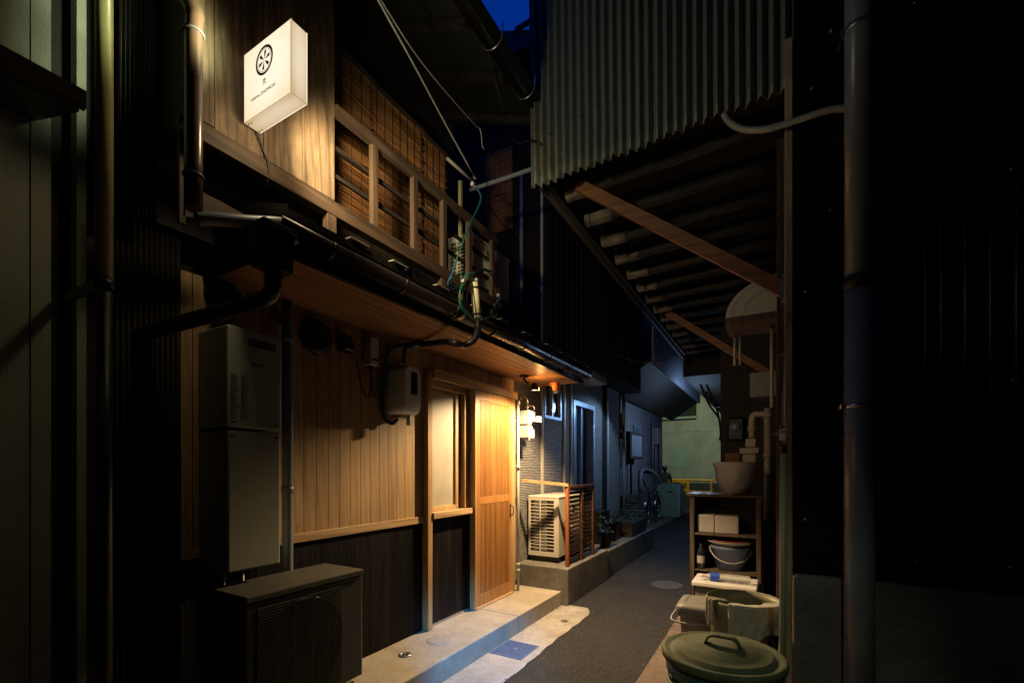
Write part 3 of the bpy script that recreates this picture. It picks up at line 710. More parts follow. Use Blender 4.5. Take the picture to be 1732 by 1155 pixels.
# big AC in front
def outdoor_unit_front(label, x0, x1, y0, y1, z0, z1, mat, ysplit, brand=None, group=None):
    t = thing('air_conditioner', label, 'outdoor unit', ((x0 + x1) / 2, (y0 + y1) / 2, z0 - .05), group)
    b = MB(); b.box(x0, x1, y0, y1, z0, z1 - .03); body = b.build('casing', mat, t, bevel=.006)
    b = MB(); b.box(x0 - .004, x1 + .005, y0 - .004, y1 + .004, z1 - .030, z1); b.build('lid', mat, t, bevel=.006)
    b = MB(); g0, g1, h0, h1 = y0 + .045, ysplit, z0 + .03, z1 - .06
    b.box(x1 + .0005, x1 + .002, g0, g1, h0, h1); fb = b.build('fan_recess', M['inside'], t)
    b = MB(); yc, zc, rr = (g0 + g1) / 2, (h0 + h1) / 2, (h1 - h0) / 2 - .01
    b.ring((x1 + .004, yc, zc), rr, .004, 'x', 36, 6)
    for k in range(3):
        a = k * 2.094
        b.grid(lambda u, v: Vector((x1 + .003 + .003 * v, yc + (.05 + u * (rr - .07)) * math.cos(a + v * 1.3), zc + (.05 + u * (rr - .07)) * math.sin(a + v * 1.3))), 3, 8)
    b.build('fan', M['black'], t)
    b = MB(); n = int((h1 - h0) / .0125)
    for i in range(n + 1): b.box(x1 + .009, x1 + .013, g0 - .004, g1 + .004, h0 + i * (h1 - h0) / n - .0014, h0 + i * (h1 - h0) / n + .0014)
    for i in range(6): b.box(x1 + .007, x1 + .0095, g0 + i * (g1 - g0) / 5 - .002, g0 + i * (g1 - g0) / 5 + .002, h0, h1)
    b.build('grille', mat, t)
    b = MB(); k = x0 + .045
    b.box(k, x1 - .03, y0 - .002, y0 + .002, z0 + .06, z1 - .07)
    b.build('side_opening', M['inside'], t)
    b = MB()
    for i in range(7):
        zz = z0 + .06 + i * (z1 - z0 - .13) / 6; b.box(k - .004, x1 - .026, y0 - .007, y0 - .003, zz - .004, zz + .004)
    for i in range(3):
        xx = k + i * (x1 - .03 - k) / 2; b.box(xx - .004, xx + .004, y0 - .0065, y0 - .0035, z0 + .06, z1 - .07)
    b.build('side_guard', mat, t)
    for yy in (y0 + .1, y1 - .1):
        b = MB(); b.box(x0 - .02, x1 + .02, yy - .025, yy + .025, z0 - .03, z0 + .002); b.box(x0, x1 + .01, yy - .05, yy + .05, .151, z0 - .03) if z0 < .6 else None
        b.build('foot', M['base'], t)
    if brand: text_mesh(brand, .020, (x1 + .0015, ysplit + .012, z1 - .064), (0, 1, 0), (0, 0, 1), .0004, 1.05, 'lettering', M['print'], t)
    b = MB(); b.lathe([(0, 0), (.004, 0), (.004, .002)], (x1, y1 - .012, z1 - .05), 8, 'x'); b.build('screw', M['steel'], t)
    return t
outdoor_unit_front('large grey air conditioner outdoor unit standing under the water heater', -2.20, -1.90, 1.085, 1.70, .32, .88, M['acgrey'], 1.565, 'DAIKIN', 'outdoor units of air conditioners')
# round vent
b = MB(); b.lathe([(0, .055), (.06, .055), (.09, .045), (.102, .028), (.104, .012), (.095, 0)], (HX, 1.757, 2.188), 36, 'x'); v = b.build('vent_cover', M['blackpaint'])
tag(v, 'round black vent cover on the cedar wall beside the socket', 'vent')
b = MB(); b.lathe([(0, .055), (.05, .055), (.08, .040), (.085, .0)], U(375, 505, x=HX + .0), 30, 'x'); tag(b.build('vent_cover', M['blackpaint']), 'round black vent cover above the water heater', 'vent')
# socket with cord
so = thing('outdoor_socket', 'black weatherproof socket with a hanging cord', 'socket', (HX, 1.95, 2.13))
b = MB(); b.extrude([(HX, 1.915, 2.255), (HX + .05, 1.915, 2.25), (HX + .085, 1.915, 2.16), (HX + .07, 1.915, 2.145), (HX, 1.915, 2.145)], (0, .075, 0)); b.build('cover', M['blackpaint'], so, bevel=.006)
b = MB(); b.tube([(HX + .05, 1.955, 2.145), U(602, 610, x=HX + .04), U(608, 640, x=HX + .03), U(616, 667, x=HX + .02), U(622, 672, x=HX + .02), U(626, 660, x=HX + .03), U(627, 640, x=HX + .04), U(628, 622, x=HX + .04)], .0045, 8, 6)
b.tube([U(627, 622, x=HX + .03), U(629, 650, x=HX + .03), U(632, 670, x=HX + .02), U(637, 660, x=HX + .02), U(640, 630, x=HX + .01)], .0035, 8, 6); build_each(b, 'cord', M['black'], so)
# small white box
bx = thing('junction_box', 'small white control box on the cedar wall beside the electric meter', 'box', (HX, 2.15, 2.09))
b = MB(); b.box(HX, HX + .075, 2.125, 2.192, 2.095, 2.278); bb = b.build('case', M['white'], bx, bevel=.006)
b = MB(); b.box(HX + .0745, HX + .077, 2.132, 2.186, 2.125, 2.14); b.build('display_strip', M['blackpaint'], bb)
b = MB(); b.box(HX + .02, HX + .05, 2.14, 2.175, 2.075, 2.096); b.build('cable_gland', M['blackpaint'], bx)
# electric meter
em = thing('electric_meter', 'rounded off-white electric meter with a dark window', 'meter', (HX, 2.41, 1.78))
pr = []
def rr(y0, y1, z0, z1, r, x, n=6):
    o = []
    for (cy, cz, a0) in ((y1 - r, z1 - r, 0), (y0 + r, z1 - r, 90), (y0 + r, z0 + r, 180), (y1 - r, z0 + r, 270)):
        for k in range(n + 1):
            a = R(a0 + 90 * k / n); o.append(Vector((x, cy + r * math.cos(a), cz + r * math.sin(a))))
    return o
b = MB(); rings = [rr(2.320, 2.505, 1.79, 2.13, .05, HX + .005), rr(2.316, 2.509, 1.786, 2.134, .055, HX + .09), rr(2.320, 2.505, 1.79, 2.13, .055, HX + .155), rr(2.333, 2.492, 1.803, 2.117, .05, HX + .178)]
n = len(rings[0]); vs = [p for r_ in rings for p in r_]; fs = []
M['meter'] = m_plain('off_white_meter', (.80, .82, .80), .3, 0, .1, 3, .03)
for i in range(3):
    for k in range(n): fs.append((i * n + k, i * n + (k + 1) % n, (i + 1) * n + (k + 1) % n, (i + 1) * n + k))
b.add(vs, fs, True); b.add(rings[-1], [list(range(n))]); mb = b.build('case', M['meter'], em)
b = MB(); b.add(rr(2.39, 2.455, 1.93, 2.085, .006, HX + .180), [list(range(28))]); b.build('window', M['darkglass'], mb)
b = MB(); b.box(HX + .02, HX + .12, 2.36, 2.46, 1.765, 1.80); b.tube([(HX + .12, 2.43, 1.79), (HX + .12, 2.43, 1.715)], .016, 12); b.build('terminal_cover', M['white'], em, bevel=.004)
b = MB(); b.tube([(HX + .03, 2.31, 2.10), (HX + .03, 2.275, 2.0), (HX + .03, 2.265, 1.85), (HX + .03, 2.29, 1.76), (HX + .05, 2.34, 1.725), (HX + .06, 2.38, 1.76)], .012, 10, 6); b.build('cable', M['black'], em)
# service cable: closure, coils, hose along the soffit
cab = thing('service_cable', 'black service cable with cream splice tube and green wire loops', 'cable', (-1.72, 2.55, 2.4))
b = MB(); b.tube([U(802, 478, x=-1.63), U(809, 542, x=-1.63)], .0235, 14); b.build('splice_tube', M['closure'], cab)
b = MB()
for q in (.15, .85):
    p = U(802, 478, x=-1.63).lerp(U(809, 542, x=-1.63), q); b.lathe([(.0237, -.005), (.026, -.005), (.026, .005), (.0237, .005)], p, 16)
b.tube([U(797, 470, x=-1.63), U(801, 548, x=-1.62)], .005, 6)
build_each(b, 'strap', M['black'], cab)
b = MB(); b.tube([U(808, 540, x=-1.63), U(808, 556, x=-1.62), U(806, 566, x=-1.61), U(800, 577, x=-1.62), U(785, 584, x=-1.66), U(768, 580, x=-1.66), U(752, 578, x=-1.90), U(735, 580, x=-2.05), U(715, 582, x=-2.18), U(699, 583, x=-2.27)], .021, 12, 7); b.build('hose', M['black'], cab)
b = MB(); b.tube([U(701, 583, x=-2.26), U(686, 584, x=-2.30), U(669, 588, x=-2.33), U(658, 598, x=-2.34), U(654, 625, x=-2.34), U(652, 660, x=-2.35)], .020, 12, 7)
b.tube([U(701, 585, x=-2.27), U(692, 586, x=-2.27), U(685, 594, x=-2.27), U(683, 612, x=-2.25)], .017, 12, 7)
b.tube([U(694, 584, x=-2.26), U(716, 581, x=-2.19)], .025, 12)
build_each(b, 'conduit', M['greypipe'], cab)
def coil(cx, cy, rx, ry, xx, r, mat, turns=1.0, a0=0, nm='wire_loop', jit=2.0):
    pts = []; k = int(18 * turns)
    for i in range(k + 1):
        a = R(a0) + 2 * math.pi * i / 18
        pts.append(U(cx + rx * math.cos(a) + random.uniform(-jit, jit), cy + ry * math.sin(a) + random.uniform(-jit, jit), x=xx + .01 * math.sin(a * 1.7)))
    b = MB(); b.tube(pts, r, 7, 4); b.build(nm, mat, cab)
coil(808, 500, 31, 40, -1.650, .0042, M['greenwire'], .72, 20)
coil(807, 502, 28, 37, -1.645, .0042, M['greenwire'], .55, 40)
coil(812, 500, 30, 41, -1.655, .0036, M['bluewire'], .45, 5)
coil(818, 497, 28, 42, -1.665, .006, M['black'], 1.0, -60)
coil(815, 500, 31, 42, -1.67, .004, M['black'], 1.0, 10)
b = MB(); b.tube([U(806, 318, x=-1.86), U(813, 333, x=-1.84), U(808, 352, x=-1.82), U(795, 378, x=-1.80), U(783, 410, x=-1.66), U(772, 440, x=-1.66), U(764, 466, x=-1.66), U(762, 480, x=-1.66), U(776, 486, x=-1.66), U(788, 478, x=-1.66)], .0038, 7, 6); b.build('green_wire', M['greenwire'], cab)
b = MB(); b.tube([U(808, 316, x=-1.87), U(815, 335, x=-1.85), U(806, 358, x=-1.83), U(792, 388, x=-1.81), U(778, 424, x=-1.79), U(768, 455, x=-1.66), U(758, 476, x=-1.66), U(762, 487, x=-1.66), U(785, 488, x=-1.66)], .0032, 7, 6); b.build('blue_wire', M['bluewire'], cab)
b = MB(); b.tube([U(784, 484, x=-1.66), U(786, 466, x=-1.66), U(781, 460, x=-1.66), U(778, 476, x=-1.66)], .003, 7, 6); b.build('green_wire', M['greenwire'], cab)
b = MB()
for (a, c_) in ((784, 476), (806, 474), (843, 500), (800, 312)):
    p = U(a, c_, x=-1.64 if a < 840 else -1.67); b.box(p.x - .012, p.x + .012, p.y - .014, p.y + .014, p.z - .011, p.z + .011)
build_each(b, 'clip', M['dullwhite'], cab, bevel=.004)
b = MB(); b.tube([U(806, 316, x=-1.9), U(845, 372, y=4.0), U(905, 445, y=4.6), U(985, 490, y=6.2), U(1100, 548, y=8.0)], .006, 6, 6)
b.tube([U(1040, 600, y=6.5), U(1078, 612, y=6.6), U(1105, 612, y=6.6), U(1135, 606, y=6.4)], .006, 6, 6)
tag(b.build('overhead_cable', M['black']), 'thin black cable sagging across the dark house fronts', 'cable')
# ropes
b = MB(); b.tube([U(636, -6, x=-1.62), U(700, 110, x=-1.70), U(760, 222, x=-1.82), U(803, 300, x=-1.9)], .0055, 7, 3); b.ring(U(803, 300, x=-1.9), .014, .004, 'x', 12, 5)
tag(b.build('guy_wire', M['rope']), 'pale guy wire running straight down to the wire clips', 'wire')
b = MB(); b.tube([U(640, -6, x=-1.62), U(700, 88, x=-1.66), U(755, 157, x=-1.72), U(806, 214, x=-1.80), U(811, 217, x=-1.80), U(814, 228, x=-1.80), U(816, 248, x=-1.80), U(820, 253, x=-1.80)], .0034, 6, 4)
tag(b.build('loose_rope', M['rope']), 'thin rope with a frayed loose end under the eave', 'rope')
b = MB(); b.tube([(-2.12, 3.0, U(805, 318, y=3.0).z), (-1.46, 3.0, U(893, 288, y=3.0).z), (-1.34, 2.95, U(893, 288, y=3.0).z + .03)], .016, 10, 4); tag(b.build('grey_pole', M['greypipe']), 'grey pole reaching across to the corrugated sheet', 'pole')
b = MB(); b.tube([U(866, 236, y=2.9), U(880, 243, y=2.85), U(892, 238, y=2.80), U(905, 240, y=2.72), U(918, 246, y=2.735)], .008, 8, 5); b.tube([U(812, 0, y=2.2), U(822, 60, y=2.3), U(836, 130, y=2.45), U(852, 190, y=2.6), U(870, 238, y=2.88)], .004, 6, 4); b.tube([U(806, 0, y=2.2), U(820, 62, y=2.3), U(836, 130, y=2.45)], .0045, 6, 4)
tag(b.build('black_wire', M['black']), 'bundle of black wires against the blue sky', 'wire')
# outdoor unit on the balcony: louvred back towards us
def louvre_unit(label, x0, x1, y0, y1, z0, z1, mat, n=12, split=.42):
    t = thing('air_conditioner', label, 'outdoor unit', ((x0 + x1) / 2, (y0 + y1) / 2, z0), 'outdoor units of air conditioners')
    b = MB(); b.box(x0, x1, y0 + .01, y1, z0, z1 - .025); b.build('casing', mat, t, bevel=.006)
    b = MB(); b.box(x0 - .004, x1 + .004, y0, y1 + .004, z1 - .025, z1); b.build('lid', mat, t, bevel=.006)
    b = MB(); b.box(x0 + .025, x1 - .055, y0 + .006, y0 + .0095, z0 + .05, z1 - .05); b.build('opening', M['inside'], t)
    b = MB(); w_ = x1 - .055 - x0 - .025
    b.box(x0, x0 + .025, y0, y0 + .009, z0, z1 - .026); b.box(x1 - .055, x1, y0, y0 + .009, z0, z1 - .026); b.box(x0 + .0255, x1 - .0555, y0, y0 + .009, z0, z0 + .05); b.box(x0 + .0255, x1 - .0555, y0, y0 + .009, z1 - .05, z1 - .026)
    for i in range(1, n):
        zz = z0 + .05 + i * (z1 - z0 - .10) / n; b.box(x0 + .0255, x1 - .0555, y0 + .001, y0 + .008, zz - .0045, zz + .0045)
    xm = x0 + .025 + w_ * split; b.box(xm - .007, xm + .007, y0 - .001, y0 + .005, z0 + .0505, z1 - .0505)
    b.build('louvres', mat, t, bevel=.0015)
    b = MB()
    for i in range(n):
        zz = z0 + .05 + (i + .5) * (z1 - z0 - .10) / n
        pts = [Vector((xm + (w_ * .28) * math.cos(a), y0 + .004, zz + .012 * math.sin(a) - .006)) for a in [math.pi * k / 8 for k in range(9)]]
        b.tube([p for p in pts if p.x < xm + .9], .0018, 5)
    b.build('wire_guard', mat, t)
    b = MB(); yc, zc, r0 = y0 + (y1 - y0) * .45, (z0 + z1) / 2, min(.23, (z1 - z0) / 2 - .06)
    b.lathe([(0, .0015), (r0, .0015)], (x1, yc, zc), 32, 'x'); b.build('fan_recess', M['inside'], t)
    b = MB()
    for k in range(9): b.ring((x1 + .010, yc, zc), r0 * (k + 1) / 9, .002, 'x', 32, 5)
    for k in range(8): a = k * math.pi / 4; b.tube([(x1 + .010, yc, zc), (x1 + .010, yc + r0 * math.cos(a), zc + r0 * math.sin(a))], .0025, 5)
    b.build('fan_guard', mat, t)
    for yy in (y0 + .07, y1 - .07):
        b = MB(); b.box(x0 + .01, x1 - .01, yy - .03, yy + .03, z0 - .06, z0 - .0005); b.build('foot', M['black'], t)
    return t
louvre_unit('cream air conditioner outdoor unit behind the balcony rail', -2.15, -1.935, 2.755, 3.30, 2.80, 3.16, M['cream'], 10)
louvre_unit('cream air conditioner outdoor unit on the concrete plinth past the door', -2.385, -2.02, 4.50, 5.25, .445, 1.105, M['cream'], 15)
# door lamp and gas meter
dl = thing('sensor_lamp', 'black sensor spotlight under the soffit above the door', 'lamp', (-2.1, 4.05, 2.33))
b = MB(); b.lathe([(0, 0), (.045, 0), (.045, -.012), (.030, -.018), (0, -.018)], (-2.16, 3.98, 2.330), 20); b.tube([(-2.16, 3.98, 2.31), (-2.15, 3.99, 2.275), (-2.13, 4.02, 2.255)], .012, 10, 4); b.build('base', M['blackpaint'], dl)
b = MB()
ax = Vector((.05, -.12, -.9)).normalized(); o = Vector((-2.08, 4.06, 2.245))
b.lathe([(0, 0), (.022, 0), (.034, -.012), (.042, -.05), (.044, -.075), (.040, -.078)], (o.x, o.y, o.z + .02), 20); lh = b.build('head', M['blackpaint'], dl)
b = MB(); b.lathe([(0, -.070), (.038, -.070)], (o.x, o.y, o.z + .02), 20); b.build('lens', M['bulb'], lh)
gm = thing('gas_meter', 'small bright white gas meter on a pipe beside the door', 'meter', (-2.28, 4.22, 1.6))
p0 = U(889, 690, x=-2.26)
b = MB(); b.box(-2.33, -2.19, p0.y - .05, p0.y + .09, 1.86, 2.01); b.box(-2.325, -2.195, p0.y - .045, p0.y + .085, 1.72, 1.855); gb = b.build('case', M['dullwhite'], gm, bevel=.012)
b = MB()
for i in range(5): b.tube([(-2.32 + .028 * i, p0.y - .02 + .02 * (i % 2), 1.74), (-2.32 + .028 * i, p0.y - .02 + .02 * (i % 2), 1.69 + .012 * (i % 2))], .010, 8)
b.build('terminal', M['dullwhite'], gb)
b = MB(); b.box(-2.185, -2.13, p0.y - .01, p0.y + .05, 1.89, 1.935); b.box(-2.13, -2.105, p0.y - .015, p0.y + .06, 1.885, 1.945); b.build('counter', M['dullwhite'], gm, bevel=.003)
b = MB(); b.tube([(-2.345, p0.y + .02, 2.07), (-2.345, p0.y + .02, 2.14), (-2.30, p0.y + .02, 2.16), (-2.25, p0.y + .02, 2.12), (-2.25, p0.y + .02, 2.0)], .013, 10, 4)
for q in (2.05, 2.10): b.lathe([(.014, -.012), (.021, -.008), (.021, .008), (.014, .012)], (-2.25, p0.y + .02, q), 12)
b.tube([(-2.31, p0.y + .03, 2.06), (-2.20, p0.y + .03, 2.06), (-2.17, p0.y + .03, 2.02)], .010, 8, 4)
b.build('fittings', M['steel'], gm)
cp = U(876, 800, x=-2.29)
b = MB(); b.tube([(-2.29, cp.y, .155), (-2.29, cp.y, 2.10)], .0155, 12)
for q in (.42, .36, 1.42): b.lathe([(.016, -.02), (.022, -.018), (.022, .018), (.016, .02)], (-2.29, cp.y, q), 14)
b.bar((-2.35, cp.y, 1.90), (-2.29, cp.y, 1.90), .02, .012); b.tube([(-2.33, cp.y - .01, 1.42), (-2.26, cp.y - .012, 1.42)], .010, 8)
tag(b.build('gas_pipe', M['conduit']), 'pale vertical gas pipe standing on the step right of the door', 'pipe')
ol = thing('orange_float_lamp', 'small orange lantern hanging below the end of the gutter', 'lantern', (-1.93, 4.35, 2.2))
oc = U(940, 655, x=-1.95)
b = MB(); b.lathe([(0, .05), (.036, .05), (.040, .045), (.040, .0), (.034, -.004), (.034, -.025), (.030, -.03), (0, -.03)], oc, 20); b.build('cap', M['orange'], ol)
b = MB(); b.lathe([(.026, -.03), (.030, -.045), (.022, -.062), (0, -.066)], oc, 18); b.build('globe', M['clear'], ol)
b = MB(); b.ring((oc.x - .047, oc.y - .01, oc.z + .035), .014, .004, 'y', 16, 6); b.build('ring', M['orange'], ol)

# things on the ground near the door
fc = thing('drain_fitting', 'chrome drain fitting set in the near end of the step', 'drain', (-2.17, 2.31, .15))
b = MB(); b.lathe([(.045, .0008), (.045, .004), (.030, .006), (.028, .002), (0, .002)], (-2.17, 2.31, .151), 28); b.build('ring', M['steel'], fc)
b = MB(); b.lathe([(0, .012), (.010, .012), (.012, .006), (.012, .003)], (-2.178, 2.305, .151), 14); b.lathe([(0, .010), (.008, .010), (.010, .003)], (-2.155, 2.318, .151), 14); b.build('plug', M['iron'], fc)
b = MB(); b.lathe([(0, .0055), (.096, .0055), (.102, .003), (.104, .0005)], (-2.13, 2.64, .150), 40)
for i in range(-5, 6):
    l = math.sqrt(max(0, .09 ** 2 - (i * .016) ** 2)); b.box(-2.13 + i * .016 - .002, -2.13 + i * .016 + .002, 2.64 - l, 2.64 + l, .1550, .1572)
tag(b.build('cleanout_cover', M['concrete']), 'round sewer cleanout cover set in the middle of the step', 'cover')
vc = thing('valve_cover', 'square blue cast cover in the gutter strip below the step', 'cover', (-1.76, 3.08, 0))
b = MB(); b.box(-1.905 + .012, -1.615, 2.93, 3.23, .002, .007); vf = b.build('frame', M['bluecover'], vc, bevel=.002)
b = MB()
for i in range(16):
    for j in range(16):
        x = -1.88 + .0158 * (i + .5); y = 2.945 + .0170 * (j + .5)
        if (i + j) % 2: b.bar((x - .005, y - .005, .0085), (x + .005, y + .005, .0085), .004, .003)
        else: b.bar((x - .005, y + .005, .0085), (x + .005, y - .005, .0085), .004, .003)
b.build('tread', M['bluecover'], vc)
b = MB(); b.lathe([(0, .012), (.02, .012), (.024, .0085)], (-1.75, 3.08, 0), 20); b.build('boss', M['bluecover'], vc)
b = MB(); b.lathe([(0, .005), (.030, .005), (.036, .0025)], (-1.68, 3.88, 0), 24); tag(b.build('small_cover', M['iron']), 'small round iron cover in the gutter strip past the door', 'cover')
mh = thing('drain_grate', 'round iron drain grate in the dark asphalt', 'drain', (-1.13, 5.7, 0))
b = MB(); b.lathe([(.16, .001), (.165, .006), (.18, .006), (.185, .001)], (-1.13, 5.7, 0), 36); b.build('rim', M['iron'], mh)
MB().lathe([(0, .0015), (.16, .0015)], (-1.13, 5.7, 0), 36).build('well', M['inside'], mh)
b = MB()
for i in range(-7, 8):
    l = math.sqrt(.158 ** 2 - (i * .021) ** 2); b.box(-1.13 - l, -1.13 + l, 5.7 + i * .021 - .006, 5.7 + i * .021 + .005, .002, .006)
b.build('bars', M['iron'], mh)

# ================================================================ NEIGHBOUR HOUSE (stone siding)
NX = -2.42
nb = thing('siding_house', 'dark stone-textured house next to the timber house', 'house', (-3, 6.2, 0))
b = MB()
def wallgrid(b, y0, y1, z0, z1, holes, x0, x1):
    ys = sorted({y0, y1, *[h[0] for h in holes], *[h[1] for h in holes]}); zs = sorted({z0, z1, *[h[2] for h in holes], *[h[3] for h in holes]})
    for a, c_ in zip(ys, ys[1:]):
        for e, g in zip(zs, zs[1:]):
            if not any(h[0] <= (a + c_) / 2 <= h[1] and h[2] <= (e + g) / 2 <= h[3] for h in holes): b.box(x0, x1, a, c_, e, g)
wallgrid(b, 4.165, 7.1, .2, 2.75, [(4.96, 5.46, 2.02, 2.55), (5.86, 6.72, .36, 2.36)], NX - .12, NX)
b.build('siding_wall', M['siding'], nb)
b = MB(); b.box(NX - 2, NX - .13, 4.17, 8.3, 0, 2.7); b.box(NX - .2, NX - .02, 7.1, 7.4, 0, 2.7); b.build('wall_core', M['inside'], nb)
b = MB(); b.box(NX - .12, NX + .02, 7.4, 8.05, .2, 2.75); b.build('corner_wall', M['siding'], nb)
b = MB()
for yy in (4.90, 5.56, 5.80, 7.36): b.box(NX, NX + .022, yy - .02, yy + .02, .25, 2.75)
b.tube([(NX + .05, 8.15, .2), (NX + .05, 8.15, 3.4)], .03, 10)
build_each(b, 'corner_trim', M['dullwhite'], nb)
def alu_window(parent, y0, y1, z0, z1, x, paneM, n=2):
    f = MB().box(x - .05, x + .015, y0, y0 + .035, z0, z1).box(x - .05, x + .015, y1 - .035, y1, z0, z1).box(x - .05, x + .015, y0 + .0355, y1 - .0355, z0, z0 + .035).box(x - .05, x + .015, y0 + .0355, y1 - .0355, z1 - .035, z1)
    ym = (y0 + y1) / 2; f.box(x - .04, x + .005, ym - .018, ym + .018, z0 + .0355, z1 - .0355)
    w_ = f.build('window', M['bluealu'], parent)
    MB().box(x - .045, x - .035, y0 + .036, ym - .0185, z0 + .036, z1 - .036).box(x - .034, x - .026, ym + .0185, y1 - .036, z0 + .036, z1 - .036).build('pane', paneM, w_)
    return w_
alu_window(nb, 4.96, 5.46, 2.02, 2.55, NX, M['darkglass'])
dd = MB().box(NX - .11, NX + .02, 5.865, 5.93, .36, 2.355).box(NX - .11, NX + .02, 6.655, 6.715, .36, 2.355).box(NX - .11, NX + .02, 5.9305, 6.6545, 2.29, 2.355).box(NX - .11, NX - .03, 6.27, 6.31, .36, 2.29).build('entrance_door', M['bluealu'], nb)
MB().box(NX - .10, NX - .08, 5.931, 6.269, 1.1, 2.289).build('pane', M['blueglass'], dd)
MB().box(NX - .12, NX - .11, 5.931, 6.65, .36, 2.289).build('leaf', M['blackpaint'], dd)
b = MB(); b.box(-6.2, -2.10, 4.40, 8.3, 2.76, 5.80); uw = b.build('upper_wall', M['darkclad'], nb)
b = MB()
for i in range(26): b.box(-2.10, -2.085, 4.45 + i * .15, 4.47 + i * .15, 2.8, 5.78)
for i in range(22): b.box(-2.2 - i * .18, -2.185 - i * .18, 4.385, 4.40, 2.8, 5.78)
build_each(b, 'wall_rib', M['darkclad'], uw)
b = MB(); b.extrude([(-1.95, 4.2, 5.81), (-6.4, 4.2, 5.81), (-6.4, 4.2, 5.88), (-1.95, 4.2, 5.88)], (0, 4.4, 0)); A_ = U(770, 57, d=5.1); B_ = U(905, 50, d=5.1); bk_ = Vector((-.5, .866, 0)) * 3; b.extrude([A_, B_, B_ + bk_, A_ + bk_], (0, 0, -.36)); b.bar(U(872, 52, d=5.08), U(900, 34, d=5.08), .05, .03); b.build('roof', M['roofing'], nb)
b = MB(); x_ = U(880, 400, y=4.30).x; b.tube([(x_, 4.33, 2.72), (x_, 4.33, 4.6)], .022, 10)
for zz in (3.2, 3.9): b.ring((x_, 4.33, zz), .026, .005, 'z', 16, 6)
b.build('pipe', M['greypipe'], nb)
b = MB(); x_ = U(916, 400, y=4.36).x; b.box(x_ - .012, x_ + .012, 4.36, 4.383, 2.76, 4.9); b.build('edge_trim', M['cream'], nb)
hp = U(1000, 648, x=-2.3)
b = MB()
for k in range(2):
    pass
prof = [Vector((NX, 5.55, 2.62))] + [Vector((NX + .30 * math.cos(a), 5.55, 2.62 + .26 * math.sin(a))) for a in [math.pi / 2 * k / 10 for k in range(11)]]
b.extrude(prof, (0, .9, 0), False); b.build('door_hood', M['cream'], nb)
# rear brown slatted fence on the plinth
fn = thing('slatted_screen', 'brown slatted screen with orange handrail round the outdoor unit', 'screen', (-1.88, 4.8, .38))
b = MB(); b.box(-1.90, -1.862, 4.40, 4.438, .382, 1.225); b.build('post', M['redpost'], fn, bevel=.003)
for yy in (4.80, 5.16):
    b = MB(); b.box(-1.90, -1.865, yy, yy + .035, .382, 1.22); b.build('post', M['slat'], fn)
b = MB(); z = .45; i = 0
while z < 1.19:
    b.tube([(-1.900 + .003 * math.sin(k * 1.9 + i), 4.44 + k * .06, z + .0015 * math.sin(k * 1.3 + i * 2)) for k in range(13)], .0155, 7); z += .046; i += 1
b.build('slats', M['slat'], fn)
b = MB(); b.box(-1.905, -1.86, 4.44, 5.2, 1.195, 1.222); b.build('top_rail', M['slat'], fn)
b = MB(); b.bar(U(882, 812, x=-2.31), (-1.87, 4.41, 1.235), .03, .03); b.build('handrail', M['cedar_x'], fn)

# ================================================================ GREY HOUSE further on + its canopy
GX = -2.95
g3 = thing('grey_house', 'grey rendered house further up the alley under the brown canopy', 'house', (-3.5, 11.3, 0))
b = MB(); b.box(-6, GX, 8.35, 14.2, 0, 3.0); b.build('wall', M['wallgrey'], g3)
b = MB(); b.box(GX, GX + .02, 8.35, 9.6, 1.6, 3.0)
for i in range(20): b.box(GX + .02, GX + .035, 8.4 + i * .06, 8.42 + i * .06, 1.6, 3.0)
b.build('sheet_panel', M['corrdark'], g3)
b = MB(); b.box(-6.0, GX + .3, 8.32, 14.2, 3.01, 6.0)
for i in range(28): b.box(GX + .3, GX + .315, 8.5 + i * .2, 8.52 + i * .2, 3.1, 5.9)
for i in range(16): b.box(GX + .25 - i * .2, GX + .26 - i * .2, 8.305, 8.32, 3.1, 5.9)
b.build('upper_wall', M['darkwood'], g3)
w3 = MB().box(GX, GX + .03, 10.9, 11.5, 1.75, 2.45).build('window', M['dullwhite'], g3); MB().box(GX + .031, GX + .035, 10.95, 11.45, 1.8, 2.4).build('pane', M['blueglass'], w3)
cn = thing('brown_canopy', 'dark brown canopy with a bluish corrugated edge over the far alley', 'canopy', (-2.3, 11, 2.9))
b = MB(); b.extrude([(GX + .3, 8.2, 2.80), (-1.90, 8.2, 3.30), (-1.90, 8.2, 3.36), (GX + .3, 8.2, 2.86)], (0, 5.9, 0)); b.build('roof_panel', M['darkwood_y'], cn)
b = MB(); b.grid(lambda u, v: Vector((-1.88 + .03 * math.sin(v * 2 * math.pi * 32), 8.2 + 5.9 * v, 3.26 + 1.2 * u)), 1, 480); b.build('edge_sheet', M['bluesheet'], cn, solid=.002)
def ubox(name, label, cat, px0, px1, py0, py1, x, dep, mat, lid=None):
    a = U(px0, py1, x=x + dep); c_ = U(px1, py0, x=x + dep); y0, y1 = a.y, c_.y; z0 = U((px0 + px1) / 2, py1, x=x + dep).z; z1 = U((px0 + px1) / 2, py0, x=x + dep).z
    t = thing(name, label, cat, (x, (y0 + y1) / 2, z0)); MB().box(x, x + dep, y0, y1, z0, z1).build('case', mat, t, bevel=.01)
    MB().box(x + dep, x + dep + .006, y0 + .12 * (y1 - y0), y1 - .12 * (y1 - y0), z0 + .1 * (z1 - z0), z1 - .1 * (z1 - z0)).build('cover', lid or mat, t, bevel=.003); return t
ubox('gas_heater', 'dark heater box with a pale cover on the grey house', 'heater', 1066, 1088, 732, 776, GX, .22, M['shelfwood'], M['bluesheet'])
ubox('meter_box', 'grey meter box high on the corner pipes of the grey house', 'meter', 1112, 1119, 724, 752, GX, .15, M['dullwhite'])
b = MB()
